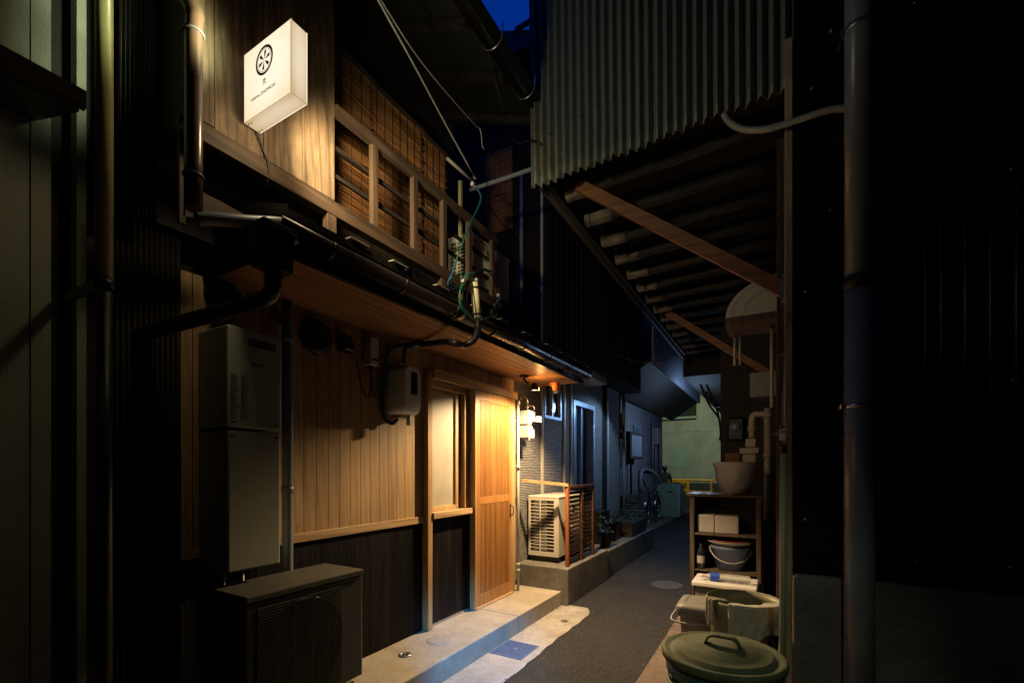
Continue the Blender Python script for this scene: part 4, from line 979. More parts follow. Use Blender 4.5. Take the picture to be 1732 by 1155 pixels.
for (pxx, y0_, y1_) in ((1104, 715, 800), (1109, 720, 830), (1117, 712, 812)):
    a = U(pxx, y1_, x=GX + .06); c_ = U(pxx, y0_, x=GX + .06); b.tube([a, (a.x, a.y, c_.z)], .03, 8)
a = U(1085, 796, x=GX + .06); c_ = U(1106, 796, x=GX + .06); e = U(1084, 835, x=GX + .06)
b.tube([c_, a, e], .045, 8, 3)
b.tube([U(1100, 795, x=GX + .25), U(1112, 805, x=GX + .35), U(1116, 822, x=GX + .35), U(1106, 836, x=GX + .3)], .03, 8, 5)
tag(b.build('wall_pipes', M['dullwhite']), 'pale pipes running down the corner of the grey house', 'pipes')
for (px0, px1, py0, py1, lab, mt) in ((1034, 1058, 838, 905, 'reddish wooden crate among the clutter before the grey house', 'redpost'), (1060, 1076, 836, 900, 'tall dark crate between the red crate and the bicycle', 'shelfwood')):
    a = U(px0, 920, y=8.35); c_ = U(px1, 920, y=8.35); zt = U(px0, py0, y=8.35).z
    t = thing('crate', lab, 'crate', ((a.x + c_.x) / 2, 8.6, 0)); bx_ = MB(); n_ = 6
    for i in range(n_): z = .34 + (zt - .34) * i / n_ if px0 < 1000 else .05 + (zt - .05) * i / n_; bx_.box(a.x, c_.x, 8.35, 8.372, z, z + (zt - .05) / n_ * .85)
    bx_.build('front', M[mt], t); MB().box(a.x + .005, c_.x - .005, 8.375, 8.8, .05, zt - .01).build('body', M[mt], t)
pl = thing('planter', 'low dark planter with leafy plants before the siding house', 'planter', (-2.1, 7.3, .34))
b = MB(); b.box(-2.33, -1.90, 7.0, 7.9, .342, .56); b.build('trough', M['shelfwood'], pl, bevel=.01)
b = MB(); rnd = random.Random(5)
for i in range(260):
    p = Vector((rnd.uniform(-2.33, -1.88), rnd.uniform(7.0, 7.9), .58 + abs(rnd.gauss(0, .09)))); a = rnd.uniform(0, 6.28); l = rnd.uniform(.03, .07)
    u_ = Vector((math.cos(a), math.sin(a), rnd.uniform(-.4, .5))) * l; q = Vector((-math.sin(a), math.cos(a), rnd.uniform(-.3, .3))) * l * .35
    b.add([p, p + u_ * .5 + q, p + u_, p + u_ * .5 - q], [(0, 1, 2, 3)])
b.build('leaves', M['leaf'], pl)
for (x, y, zt, lab) in ((-2.08, 6.55, .28, 'dark plastic pot with a small plant on the plinth'), (-1.98, 5.95, .22, 'squat dark pot near the slatted screen')):
    t = thing('plant_pot', lab, 'plant', (x, y, .34))
    b = MB(); b.lathe([(0, 0), (.07, 0), (.095, zt - .02), (.105, zt - .02), (.105, zt), (.088, zt), (.08, zt - .04), (0, zt - .04)], (x, y, .341), 24); b.build('pot', M['blackpaint'], t)
    b = MB()
    for i in range(70):
        p = Vector((x + rnd.gauss(0, .06), y + rnd.gauss(0, .06), .34 + zt + abs(rnd.gauss(0, .07)))); a = rnd.uniform(0, 6.28); l = rnd.uniform(.03, .06)
        u_ = Vector((math.cos(a), math.sin(a), rnd.uniform(-.2, .8))) * l; q = Vector((-math.sin(a), math.cos(a), 0)) * l * .3
        b.add([p, p + u_ * .5 + q, p + u_, p + u_ * .5 - q], [(0, 1, 2, 3)])
    b.build('leaves', M['leaf'], t)

def clutter(name, label, cat, x0, x1, y0, y1, z0, z1, mat, slats=0):
    t = thing(name, label, cat, ((x0 + x1) / 2, (y0 + y1) / 2, z0))
    MB().box(x0, x1, y0, y1, z0 + .001, z1).build('body', mat, t, bevel=.01)
    b = MB(); k = max(1, slats)
    for i in range(k): b.box(x0 + .01, x1 - .01, y0 - .012, y0 - .002, z0 + .02 + i * (z1 - z0 - .03) / k, z0 + .02 + (i + .8) * (z1 - z0 - .03) / k)
    b.build('front', mat, t); return t
clutter('beer_crate', 'dark slatted crate at the plinth edge behind the planter', 'crate', -2.34, -1.98, 7.98, 8.18, .34, .66, M['shelfwood'], 4)
clutter('tool_chest', 'dark chest on the plinth below the dark doorway', 'chest', -2.40, -2.10, 6.15, 6.50, .34, .80, M['blackpaint'], 2)
clutter('wooden_stool', 'low dark wooden stool with things piled before the siding corner', 'stool', -2.38, -2.05, 6.72, 6.95, .34, .62, M['slat'], 1)
clutter('cardboard_box', 'dull brown box leaning below the grey house heater', 'box', -2.93, -2.70, 9.0, 9.25, .05, .55, M['shelfwood'], 1)
b = MB(); rnd = random.Random(9)
for k in range(7):
    x = GX + .04 + rnd.uniform(0, .08); y = rnd.uniform(8.6, 10.6); z0 = rnd.uniform(.3, .9); z1 = rnd.uniform(1.2, 2.3)
    b.tube([(x, y, z0), (x, y, z1), (x, y + rnd.uniform(-.3, .3), z1 + .12)], rnd.uniform(.012, .028), 7, 3)
tag(b.build('wall_pipes', M['gutter']), 'dark thin pipes clustered on the near end of the grey house', 'pipes')
ubox('gas_meter_box', 'square dark gas box low on the grey house near the crates', 'box', 1046, 1060, 742, 790, GX, .20, M['blackpaint'], M['shelfwood'])
ubox('fuse_box', 'small pale box high on the grey house beside the sheet panel', 'box', 1054, 1064, 700, 728, GX, .10, M['bluesheet'], M['dullwhite'])
# bicycle
bk = thing('bicycle', 'dark city bicycle parked against the grey house wall', 'bicycle', (-2.58, 11.2, .0))
bx_, yf, yr, wr = -2.58, 10.75, 11.80, .31
for yy in (yf, yr):
    w_ = MB().ring((bx_, yy, .005 + wr + .02), wr, .018, 'x', 36, 8).build('wheel', M['black'], bk)
    MB().ring((bx_, yy, wr + .025), wr - .022, .008, 'x', 36, 6).build('rim', M['steel'], w_)
    s_ = MB(); s_.tube([(bx_ - .05, yy, wr + .025), (bx_ + .05, yy, wr + .025)], .02, 8)
    for k in range(18):
        a = k * math.pi / 9; s_.tube([(bx_ + (.02 if k % 2 else -.02), yy, wr + .025), (bx_, yy + (wr - .02) * math.cos(a), wr + .025 + (wr - .02) * math.sin(a))], .0018, 4)
    s_.build('spokes', M['steel'], w_)
b = MB(); hw = wr + .025
b.tube([(bx_, yr, hw), (bx_, yr - .42, hw - .03), (bx_, yf + .20, .60), (bx_, yf + .16, .82)], .014, 8); b.tube([(bx_, yr - .42, hw - .03), (bx_, yr - .28, .78)], .014, 8); b.tube([(bx_, yr, hw), (bx_, yr - .30, .70)], .010, 8); b.tube([(bx_, yf, hw), (bx_, yf + .10, .60), (bx_, yf + .16, .84), (bx_, yf + .18, .93)], .013, 8)
b.build('frame', M['blackpaint'], bk)
b = MB(); b.tube([(bx_ - .26, yf + .34, .93), (bx_ - .24, yf + .22, .96), (bx_ - .08, yf + .17, .95), (bx_ + .08, yf + .17, .95), (bx_ + .24, yf + .22, .96), (bx_ + .26, yf + .34, .93)], .011, 8, 4); b.build('handlebar', M['steel'], bk)
b = MB(); b.lathe([(0, .02), (.05, .03), (.10, .01), (.11, -.02), (0, -.03)], (bx_, yr - .26, .82), 20, sx=.9, sy=1.25); b.build('saddle', M['black'], bk)
b = MB(); x0, x1, y0, y1, z0, z1 = bx_ - .17, bx_ + .17, yf - .16, yf + .08, .66, .90
for i in range(6):
    z = z0 + i * (z1 - z0) / 5; b.tube([(x0, y0, z), (x1, y0, z), (x1, y1, z), (x0, y1, z), (x0, y0, z)], .004, 5)
for i in range(9):
    x = x0 + i * (x1 - x0) / 8; b.tube([(x, y0, z0), (x, y0, z1)], .003, 5); b.tube([(x, y1, z0), (x, y1, z1)], .003, 5); b.tube([(x, y0, z0), (x, y1, z0)], .003, 5)
b.build('basket', M['iron'], bk)
b = MB(); b.grid(lambda u, v: Vector((bx_ - .03 + .06 * u, yr + (wr + .045) * math.cos(R(20 + 140 * v)), hw + (wr + .045) * math.sin(R(20 + 140 * v)))), 1, 16); b.grid(lambda u, v: Vector((bx_ - .03 + .06 * u, yf + (wr + .045) * math.cos(R(20 + 140 * v)), hw + (wr + .045) * math.sin(R(20 + 140 * v)))), 1, 16); build_each(b, 'mudguard', M['steel'], bk, solid=.002)
b = MB(); b.box(bx_ - .07, bx_ + .07, yr - .12, yr + .2, .68, .70); b.tube([(bx_ + .05, yr, hw), (bx_ + .16, yr + .1, .01)], .008, 6); b.build('carrier', M['iron'], bk)
# far outdoor unit
a = U(1122, 872, y=13.2); c_ = U(1146, 872, y=13.2); zt = U(1130, 818, y=13.2).z
t = thing('air_conditioner', 'pale boxy outdoor unit standing behind the bicycle', 'outdoor unit', ((a.x + c_.x) / 2, 13.5, 0), 'outdoor units of air conditioners')
MB().box(a.x - .15, c_.x, 13.2, 14.0, .02, zt).build('casing', M['patch'], t, bevel=.02); MB().box(c_.x + .001, c_.x + .05, 13.22, 13.98, .05, zt - .02).build('side_panel', M['white'], t, bevel=.01); MB().box(a.x + .1, a.x + .25, 13.19, 13.2, .72, .75).build('plate', M['black'], t)

# ================================================================ street end
eb = thing('street_end_building', 'yellow-green rendered building closing the end of the alley', 'building', (-3, 19.6, 0))
b = MB(); b.box(-12, 6, 19.2, 24, .5, 7.5); b.build('wall', M['green_wall'], eb)
b = MB(); b.box(-12, 6, 19.15, 24, 0, .499); b.build('plinth', M['darkplaster'], eb)
a = U(1131, 790, y=19.18); c_ = U(1162, 755, y=19.18); MB().box(a.x, c_.x, 19.185, 19.199, a.z, c_.z).build('repair_patch', M['patch'], eb, label='greener repaired patch in the wall')
a = U(1080, 708, y=19.1); c_ = U(1178, 560, y=19.1); b = MB(); b.grid(lambda u, v: Vector((a.x + (c_.x - a.x) * v, 19.1 + .025 * math.sin(v * 2 * math.pi * 34), a.z + (c_.z - a.z) * u)), 1, 272); b.build('sheet_cladding', M['greensheet'], eb, solid=.003)
b = MB(); b.box(a.x, c_.x, 19.05, 19.19, a.z - .1, a.z - .01)
for pxx in (1164, 1180): q = U(pxx, 700, y=19.19); b.box(q.x - .02, q.x + .02, 19.185, 19.1995, .5, 4.9)
q = U(1150, 730, y=19.19); b.box(-8, 2, 19.185, 19.1995, q.z - .02, q.z + .02); b.build('joint_line', M['patch'], eb)
# barrier
a = U(1125, 832, y=16.2); c_ = U(1203, 812, y=16.2); q = U(1166, 820, y=16.2)
br = thing('road_barrier', 'yellow road barrier with a warning board across the street', 'barrier', ((a.x + c_.x) / 2, 16.2, 0))
zt = U(1170, 812, y=16.2).z; zb = U(1170, 831, y=16.2).z
b = MB(); b.tube([(a.x - 1.0, 16.2, zt), (c_.x - .1, 16.2, zt), (c_.x, 16.2, zt - .08), (c_.x, 16.2, .0)], .035, 8, 3); b.tube([(a.x - 1, 16.2, zb), (c_.x, 16.2, zb)], .03, 8); b.tube([(a.x - 1, 16.2, zt), (a.x - 1, 16.2, 0)], .03, 8); b.build('frame', M['yellow'], br)
b = MB(); b.box(a.x - .9, q.x, 16.16, 16.19, zb, zt - .02); b.build('board', M['yellow'], br)
text_mesh('用は', .26, (U(1136, 822, y=16.15).x, 16.155, zt - .27), (1, 0, 0), (0, 0, 1), .001, 1.0, 'lettering', M['print'], br)
text_mesh('!', .20, (U(1154, 829, y=16.15).x, 16.155, zb + .05), (1, 0, 0), (0, 0, 1), .001, 1.0, 'lettering', M['red'], br)
# low dark wall / kerb across street
b = MB(); b.box(-10, 4, 17.6, 17.9, 0, .85); tag(b.build('low_wall', M['darkplaster'], bevel=.02), 'low dark wall along the far side of the street behind the barrier', 'wall')

# person beyond the corner
def person(loc, h, label):
    s = h / 1.7; x, y, z = loc; t = None
    J = {'pelvis': (0, 0, .92, .13), 'waist': (0, 0, 1.08, .125), 'chest': (0, -.01, 1.28, .16), 'neck0': (0, 0, 1.44, .075), 'neck': (0, -.01, 1.50, .055), 'head': (0, -.02, 1.58, .085), 'crown': (0, -.01, 1.66, .075),
         'sl': (-.17, 0, 1.38, .075), 'el': (-.23, .02, 1.12, .055), 'wl': (-.21, -.12, .92, .035), 'hl': (-.20, -.15, .84, .035), 'sr': (.17, 0, 1.38, .075), 'er': (.23, .03, 1.12, .055), 'wr': (.22, -.05, .90, .035), 'hr': (.21, -.08, .82, .035),
         'hipl': (-.09, 0, .86, .10), 'kl': (-.10, -.06, .48, .07), 'al': (-.10, 0, .09, .045), 'tl': (-.11, -.14, .04, .04), 'hipr': (.09, 0, .86, .10), 'kr': (.10, .02, .48, .07), 'ar': (.10, .12, .10, .045), 'tr': (.11, 0, .04, .04)}
    ks = list(J); E = [('pelvis', 'waist'), ('waist', 'chest'), ('chest', 'neck0'), ('neck0', 'neck'), ('neck', 'head'), ('head', 'crown'), ('chest', 'sl'), ('sl', 'el'), ('el', 'wl'), ('wl', 'hl'), ('chest', 'sr'), ('sr', 'er'), ('er', 'wr'), ('wr', 'hr'), ('pelvis', 'hipl'), ('hipl', 'kl'), ('kl', 'al'), ('al', 'tl'), ('pelvis', 'hipr'), ('hipr', 'kr'), ('kr', 'ar'), ('ar', 'tr')]
    me = bpy.data.meshes.new('person'); me.from_pydata([Vector(J[k][:3]) * s for k in ks], [(ks.index(a), ks.index(c)) for a, c in E], [])
    o = bpy.data.objects.new('person', me); C.objects.link(o); o.location = loc; me.materials.append(M['cloth'])
    sk = o.modifiers.new('skin', 'SKIN'); sk.use_smooth_shade = True
    for i, k in enumerate(ks): me.skin_vertices[0].data[i].radius = (J[k][3] * s,) * 2
    me.skin_vertices[0].data[0].use_root = True
    o.modifiers.new('sub', 'SUBSURF').levels = 1; o.modifiers['sub'].render_levels = 2
    WL[o.name] = Vector(loc); tag(o, label, 'person')
    b = MB(); c0 = Vector(loc) + Vector((0, -.01, 1.615)) * s
    b.lathe([(.0, .10), (.05, .095), (.085, .06), (.098, .01), (.095, -.04), (.08, -.06)], c0, 20, sx=s, sy=s * 1.1); b.build('hair', M['black'], o)
    return o
pp = U(1124.5, 800, y=15.6); person((pp.x, 15.6, 0.0), 1.46, 'person in a dark jacket standing behind the pale outdoor unit')

# ================================================================ RIGHT SIDE: canopy building
cb = thing('corrugated_shed', 'old shed with corrugated metal front and open timber eave over the alley', 'shed', (.1, 5.5, 0))
# fascia of corrugated sheet, facing down the alley
x0, x1, fy = -1.435, .165, 2.75; nr = 30
def rag(v): return .006 * math.sin(v * 91) + .005 * math.sin(v * 37 + 1) + (.010 if v > .53 else 0)
def dent(u, v): return .010 * math.exp(-((v - .31) / .05) ** 2 - ((u - .12) / .06) ** 2) - (.0035 if v > .53 else 0) + .006 * math.exp(-((v - .06) / .05) ** 2 - (u / .05) ** 2)
b = MB(); b.grid(lambda u, v: Vector((x0 + (x1 - x0) * v - .03 * u * (1 - v), fy + dent(u, v) + .0205 * math.sin(v * 2 * math.pi * nr), 3.315 + (rag(v) + .045 * v) * (1 - u) + 2.2 * u)), 24, nr * 14)
fa = b.build('corrugated_front', M['corr'], cb, solid=.0015)
b = MB()
for i in range(6):
    v = .05 + i * .135; xx = x0 + (x1 - x0) * (round(v * nr) + .25 * 3) / nr; zz = 3.62 + .033 * i
    b.lathe([(0, -.012), (.007, -.010), (.009, -.002), (.009, 0)], (xx, fy - .012, zz), 10, 'y')
build_each(b, 'nail', M['brownpipe'], fa)
b = MB(); b.box(.05, .30, 2.80, 9.0, 0, 3.7); b.build('side_wall', M['darkwood'], cb)
b = MB(); b.box(.045, .078, 2.705, 2.795, .02, 3.6); b.build('wall_edge', M['tanwood'], cb, bevel=.003)
b = MB(); b.box(-1.38, 1.0, 2.80, 9.0, 3.50, 3.54); b.grid(lambda u, v: Vector((-1.42 + 2 * u, 2.8 + 6.2 * v, 3.56 + .012 * math.sin(v * 2 * math.pi * 80))), 1, 640); b.build('roof', M['darkclad'], cb)
b = MB(); b.box(-1.30, 3.2, 2.90, 9.0, 3.60, 5.6); b.build('sky_block_storey', M['darkwood'], cb)  # unseen storey added behind the sheet to keep sky light out
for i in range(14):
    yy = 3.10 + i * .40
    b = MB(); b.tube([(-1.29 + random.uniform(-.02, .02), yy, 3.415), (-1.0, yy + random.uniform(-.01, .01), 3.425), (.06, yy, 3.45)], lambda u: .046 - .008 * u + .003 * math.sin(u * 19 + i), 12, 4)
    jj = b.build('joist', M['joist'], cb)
    b = MB(); xe = -1.325; b.tube([(xe, yy, 3.413), (xe + .05, yy, 3.415), (xe + .22, yy, 3.419)], lambda u: .049 + .002 * math.sin(u * 9 + i), 12, 3); b.build('lit_joist_tip', M['joistlit'], jj)
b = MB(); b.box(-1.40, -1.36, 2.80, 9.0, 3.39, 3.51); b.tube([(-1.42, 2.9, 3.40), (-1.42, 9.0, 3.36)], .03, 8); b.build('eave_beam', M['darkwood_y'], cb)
for yy in (3.0, 6.05):
    b = MB(); p1 = Vector((.045, yy, 2.42)); p2 = Vector((-1.20, yy, 3.40)); b.bar(p1, p2, .035, .075, (0, 1, 0) if False else (0, 0, 1)); b.build('brace', M['brace'], cb)
    b = MB(); b.box(.03, .049, yy - .03, yy + .03, 2.36, 2.5); b.build('brace_plate', M['steel'], cb)
b = MB()
for (y0, z0, y1, z1, w_) in ((3.2, 2.1, 3.2, 3.4, .05), (3.6, 1.6, 3.35, 2.9, .035), (4.6, .3, 4.6, 3.3, .05), (5.6, .3, 5.6, 3.3, .05), (3.0, 2.5, 3.3, 3.3, .03), (3.9, 1.4, 3.6, 2.5, .03)):
    b.bar((.035, y0, z0), (.035, y1, z1), .03, w_, (1, 0, 0))
build_each(b, 'batten', M['oldpost'], cb)
b = MB(); b.box(-.66, .048, 7.0, 8.95, .0, 3.38); b.build('rear_annex', M['darkwood'], cb)
b = MB(); b.box(-.60, -.42, 6.985, 6.998, 1.35, 1.62); b.build('wood_panel', M['brace'], cb)
b = MB()
for i in range(9):
    a = U(1185 + 9 * i, 650 + 12 * (i % 4), y=9.3 + .2 * i); c_ = U(1215 + 7 * i, 705 - 9 * (i % 3), y=9.0 + .1 * i); b.tube([a, (a + c_) / 2 + Vector((0, 0, -.08)), c_], .018, 6, 3)
a = U(1195, 650, y=9.2); b.tube([a, U(1212, 690, y=9.2), U(1219, 730, y=9.2), U(1217, 745, y=9.2)], .02, 6, 4)
b.build('loose_timber', M['darkwood_y'], cb)
b = MB(); b.box(-1.5, .3, 9.05, 16.5, 3.12, 5.5); b.box(-.62, .3, 9.05, 16.5, 0, 2.62); tag(b.build('dark_house', M['darkwood']), 'dark timber house front past the shed, right before the street', 'house')

# hood
hd = thing('vent_hood', 'cream quarter-round vent hood on the shed wall', 'vent hood', (-.14, 4.1, 2.58))
b = MB(); r0, r1 = .355, .29; prof = [Vector((.045, 3.98, 2.60))] + [Vector((.045 - .385 * math.cos(a), 3.98, 2.60 + .29 * math.sin(a))) for a in [math.pi / 2 * k / 14 for k in range(15)]]
b.extrude(prof, (0, .42, 0)); b.build('shell', M['cream'], hd, bevel=.008)
b = MB()
for s_ in (.86, .62):
    b.tube([Vector((.01 - .36 * s_ * math.cos(a), 3.978, 2.615 + .262 * s_ * math.sin(a))) for a in [math.pi / 2 * k / 12 for k in range(13)]], .004, 6)
build_each(b, 'rib', M['cream'], hd)
b = MB(); b.box(-.345, .04, 3.975, 4.405, 2.55, 2.598); b.build('skirt', M['shelfwood'], hd, bevel=.004)
b = MB(); b.tube([(-.30, 4.38, 2.56), (-.30, 4.38, 2.30)], .012, 8); b.tube([(-.26, 4.38, 2.56), (-.26, 4.38, 2.30)], .010, 8); b.tube([(-.02, 4.2, 2.56), (-.02, 4.2, 1.9)], .014, 8); build_each(b, 'pipe', M['conduit'], hd)
# grey box + pipes + gas meter + electric meter
t = thing('switch_box', 'grey switch box on the shed wall above the pipes', 'box', (-.07, 5.9, 2.25))
a = U(1268, 672, y=5.8); MB().box(a.x, .049, 5.8, 6.05, a.z, U(1268, 630, y=5.8).z).build('case', M['greypipe'], t, bevel=.012); MB().box(a.x + .03, .02, 5.79, 5.80, a.z + .03, U(1268, 630, y=5.8).z - .03).build('cover', M['greypipe'], t, bevel=.003)
gp = thing('gas_meter', 'cream gas meter with elbow pipes behind the bucket', 'meter', (-.25, 6.0, 1.45))
q0 = U(1252, 775, y=6.0); q1 = U(1284, 742, y=6.0)
b = MB(); b.box(q0.x + .06, q1.x - .03, 5.93, 6.12, q1.z - .10, q1.z); b.box(q0.x, q1.x, 5.9, 6.15, q0.z + .05, q1.z - .102); b.box(q0.x + .03, q1.x - .03, 5.92, 6.13, 1.30, q0.z + .048); b.build('case', M['cream'], gp, bevel=.012)
b = MB(); e = [U(1272, 742, y=6), U(1272, 715, y=6), U(1274, 702, y=6), U(1284, 700, y=6), U(1298, 700, y=6)]; b.tube(e, .035, 12, 4); b.tube([U(1298, 690, y=6), U(1298, 900, y=6)], .038, 12)
for (a_, c_) in ((1272, 725), (1298, 702), (1298, 770)): b.lathe([(.038, -.03), (.048, -.028), (.048, .028), (.038, .03)], U(a_, c_, y=6), 14)
b.build('pipe', M['conduit'], gp)
t = thing('electric_meter', 'small dark electric meter with a glass face on the annex wall', 'meter', (-.45, 6.95, 1.9))
q = U(1245, 724, y=6.95); MB().box(q.x - .10, q.x + .10, 6.88, 6.998, q.z - .17, q.z + .14).build('case', M['blackpaint'], t, bevel=.02); MB().lathe([(0, -.05), (.05, -.045), (.065, -.02), (.065, 0)], (q.x, 6.88, q.z + .02), 24, 'y').build('glass', M['bluealu'], t)

# near black cladding wall with pipe
bw = thing('black_clad_wall', 'glossy black ribbed cladding wall on a rough concrete base', 'wall', (1.4, 2.75, 0))
b = MB(); b.box(.082, 3.3, 2.70, 2.80, .90, 6.2); b.build('panel', M['blackclad'], bw)
b = MB()
for i in range(38):
    xx = .425 + i * .054 if i < 4 else .64 + (i - 4) * .078
    b.grid(lambda u, v: Vector((xx + .011 * math.cos(R(180 - 180 * v)), 2.70 - .016 * math.sin(R(180 * v)), .90 + 5.3 * u)), 1, 6)
build_each(b, 'rib', M['blackclad'], bw)
b = MB(); b.box(.160, .168, 2.688, 2.699, .90, 3.36); b.box(.30, .306, 2.69, 2.699, .9, 6.0); build_each(b, 'seam', M['blackclad'], bw)
b = MB()
for (a_, c_) in ((1550, 658), (1715, 642), (1550, 948), (1710, 960), (1548, 320), (1712, 285), (1548, 4), (1363, 492), (1362, 878), (1406, 51), (1405, 354), (1374, 148)):
    p = U(a_, c_, y=2.69); b.lathe([(0, -.012), (.0065, -.010), (.008, 0)], (p.x, 2.70, p.z), 10, 'y')
build_each(b, 'screw', M['steel'], bw)
b = MB(); b.box(.076, 3.3, 2.66, 2.82, .0, .885); b.build('concrete_base', M['yard'], bw, bevel=.02)
pipe = thing('grey_standpipe', 'thick grey vertical pipe in front of the black cladding', 'pipe', (.36, 2.60, 0))
b = MB(); b.tube([(.335, 2.60, .02), (.335, 2.60, 2.26)], .058, 24); b.tube([(.335, 2.60, 2.26), (.335, 2.60, 6.0)], .056, 24); b.build('shaft', M['greypipe'], pipe)
b = MB(); b.lathe([(.058, -.03), (.063, -.03), (.063, .03), (.058, .03)], (.335, 2.60, 2.26), 28); build_each(b, 'coupling', M['black'], pipe)
b = MB()
for zz in (1.70, 3.42): b.lathe([(.0585, -.010), (.0615, -.010), (.0615, .010), (.0585, .010)], (.335, 2.60, zz), 28); b.bar((.275, 2.60, zz), (.262, 2.69, zz), .006, .02); b.bar((.285, 2.585, zz), (.262, 2.575, zz), .012, .02)
build_each(b, 'clamp', M['steel'], pipe)
b = MB(); q = [U(1432, 184, y=2.62), U(1400, 187, y=2.62), U(1345, 205, y=2.64), U(1295, 219, y=2.66), U(1258, 219, y=2.68), U(1236, 209, y=2.70), U(1224, 194, y=2.715)]
cn_ = thing('flexible_conduit', 'beige ribbed flexible conduit looping from the corrugated front to the pipe', 'conduit', q[3])
b.tube(q, .0145, 12, 8); b.build('hose', M['conduit'], cn_)
E_ = [q[0] * 2 - q[1]] + q + [q[-1] * 2 - q[-2]]
b = MB()
for i in range(1, len(E_) - 2):
    a, c_, e, g_ = E_[i - 1], E_[i], E_[i + 1], E_[i + 2]; m_ = max(4, int((e - c_).length / .0075))
    for k in range(m_):
        s_ = k / m_; p = 0.5 * ((2 * c_) + (e - a) * s_ + (2 * a - 5 * c_ + 4 * e - g_) * s_ * s_ + (3 * c_ - a - 3 * e + g_) * s_ ** 3)
        s2 = s_ + .02; p2 = 0.5 * ((2 * c_) + (e - a) * s2 + (2 * a - 5 * c_ + 4 * e - g_) * s2 * s2 + (3 * c_ - a - 3 * e + g_) * s2 ** 3)
        t_ = (p2 - p).normalized() * .0018; b.tube([p - t_, p + t_], .0162, 10)
b.build('ribs', M['conduit'], cn_)
# leaning pole
po = thing('clothes_pole', 'grey-green pole with a black cap tied upright with string', 'pole', (.034, 2.45, .02))
b = MB(); b.tube([(.03, 2.44, .016), (.034, 2.45, 1.49)], .0145, 14); b.build('shaft', M['pole'], po)
b = MB(); b.tube([(.034, 2.45, 1.485), (.034, 2.45, 1.525)], .016, 14); b.build('cap', M['black'], po)
b = MB(); b.tube([(.034, 2.45, 1.52), (.038, 2.46, 1.60), (.030, 2.455, 1.66), (.036, 2.47, 1.80), (.05, 2.70, 2.2)], .003, 6, 4); b.ring((.034, 2.45, 1.60), .015, .0025, 'y', 14, 5)
b.tube([(.034, 2.45, 1.58), (-.01, 2.45, 1.575), (-.03, 2.45, 1.555)], .0022, 5, 3); b.tube([(.034, 2.45, 1.58), (.06, 2.45, 1.57), (.066, 2.45, 1.55)], .0022, 5, 3); b.build('string', M['rope'], po)
b = MB(); b.box(.018, .046, 2.45, 2.47, 1.545, 1.60); b.build('tag', M['foam'], po, bevel=.005)

# ================================================================ shelf and clutter
SY = 5.28
sh = thing('wooden_shelf', 'old open wooden shelf unit against the shed wall', 'shelf', (-.46, 5.45, .014))
for xx in (-.805, -.165):
    b = MB(); b.box(xx, xx + .045, SY, SY + .36, .016, 1.105); b.build('side_panel', M['shelfwood'], sh, bevel=.004)
b = MB(); b.box(-.83, -.10, SY - .02, SY + .38, 1.106, 1.13); b.build('top', M['shelfwood'], sh, bevel=.004)
b = MB(); b.box(-.759, -.166, SY + .01, SY + .36, .690, .712); b.build('shelf_board', M['shelfwood'], sh)
b = MB(); b.box(-.759, -.166, SY + .01, SY + .36, .30, .32); b.build('shelf_board', M['shelfwood'], sh)
b = MB(); b.box(-.80, -.125, SY + .362, SY + .372, .05, 1.1); b.build('back_panel', M['darkwood'], sh)
b = MB()
b.grid(lambda u, v: Vector((-.85 + .48 * u + .008 * math.sin(v * 9), SY - .03 + .36 * v + .012 * math.sin(u * 17), 1.134 + .005 * math.sin(u * 23) * math.sin(v * 12))), 24, 8); tag(b.build('plastic_sheet', M['dullwhite'], solid=.002), 'crumpled pale plastic sheet lying on top of the shelf', 'sheet')
def bucket(label, c, rt, rb, h, mat, handle=True, hm=None, cat='bucket', nm='bucket', ang=0, lean=.7):
    t = thing(nm, label, cat, c)
    b = MB(); b.lathe([(0, 0), (rb, 0), (rb + (rt - rb) * .86, h * .86), (rb + (rt - rb) * .87 + .012, h * .88), (rt + .008, h - .012), (rt + .012, h), (rt, h + .004), (rt - .008, h - .004), (rb - .006, .01), (0, .01)], c, 40); b.build('body', mat, t)
    if handle:
        b = MB(); pts = []
        for k in range(13):
            a = math.pi * k / 12; u = Vector((math.cos(a), 0, 0)) * (rt + .014); dn = Vector((0, -math.sin(a) * (rt + .03) * (1 - lean * .4), -math.sin(a) * rt * lean)); pts.append(Vector(c) + Vector((0, 0, h * .93)) + Matrix.Rotation(ang, 3, 'Z') @ (u + dn))
        b.tube(pts, .006, 8); b.build('handle', hm or mat, t)
    return t
p = U(1243, 832, y=SY + .17)
bucket('grey bucket with a swing handle standing on the shelf top', (p.x, SY + .17, 1.142), .215, .150, .33, M['bucketgrey'], True, M['greypipe'], ang=R(-40), lean=1.1)
b = MB(); p = U(1196, 905, y=SY + .15); t = thing('white_box', 'two pale plastic boxes side by side inside the shelf', 'box', (p.x, SY + .15, .713))
MB().box(-.735, -.565, SY + .06, SY + .28, .7135, .905).build('box', M['dullwhite'], t, bevel=.01); MB().box(-.56, -.33, SY + .055, SY + .28, .7135, .90).build('box', M['dullwhite'], t, bevel=.01)
bucket('blue bucket with a pale handle on the lower shelf', (-.42, SY + .17, .321), .19, .13, .255, M['bluebucket'], True, M['dullwhite'], ang=R(10), lean=.8)
t = thing('wash_tray', 'red and white trays stacked on the blue bucket', 'tray', (-.42, SY + .17, .578))
MB().lathe([(0, 0), (.17, 0), (.225, .045), (.235, .045), (.23, .052), (.17, .008), (0, .008)], (-.42, SY + .17, .580), 36).build('tray', M['dullwhite'], t)
MB().lathe([(0, .012), (.16, .012), (.20, .050), (.208, .052), (.20, .056), (.15, .018), (0, .018)], (-.42, SY + .17, .586), 36).build('dish', M['red'], t)
t = thing('bottle', 'dark glass bottle with a pale label at the shelf edge', 'bottle', (-.70, SY + .06, .321))
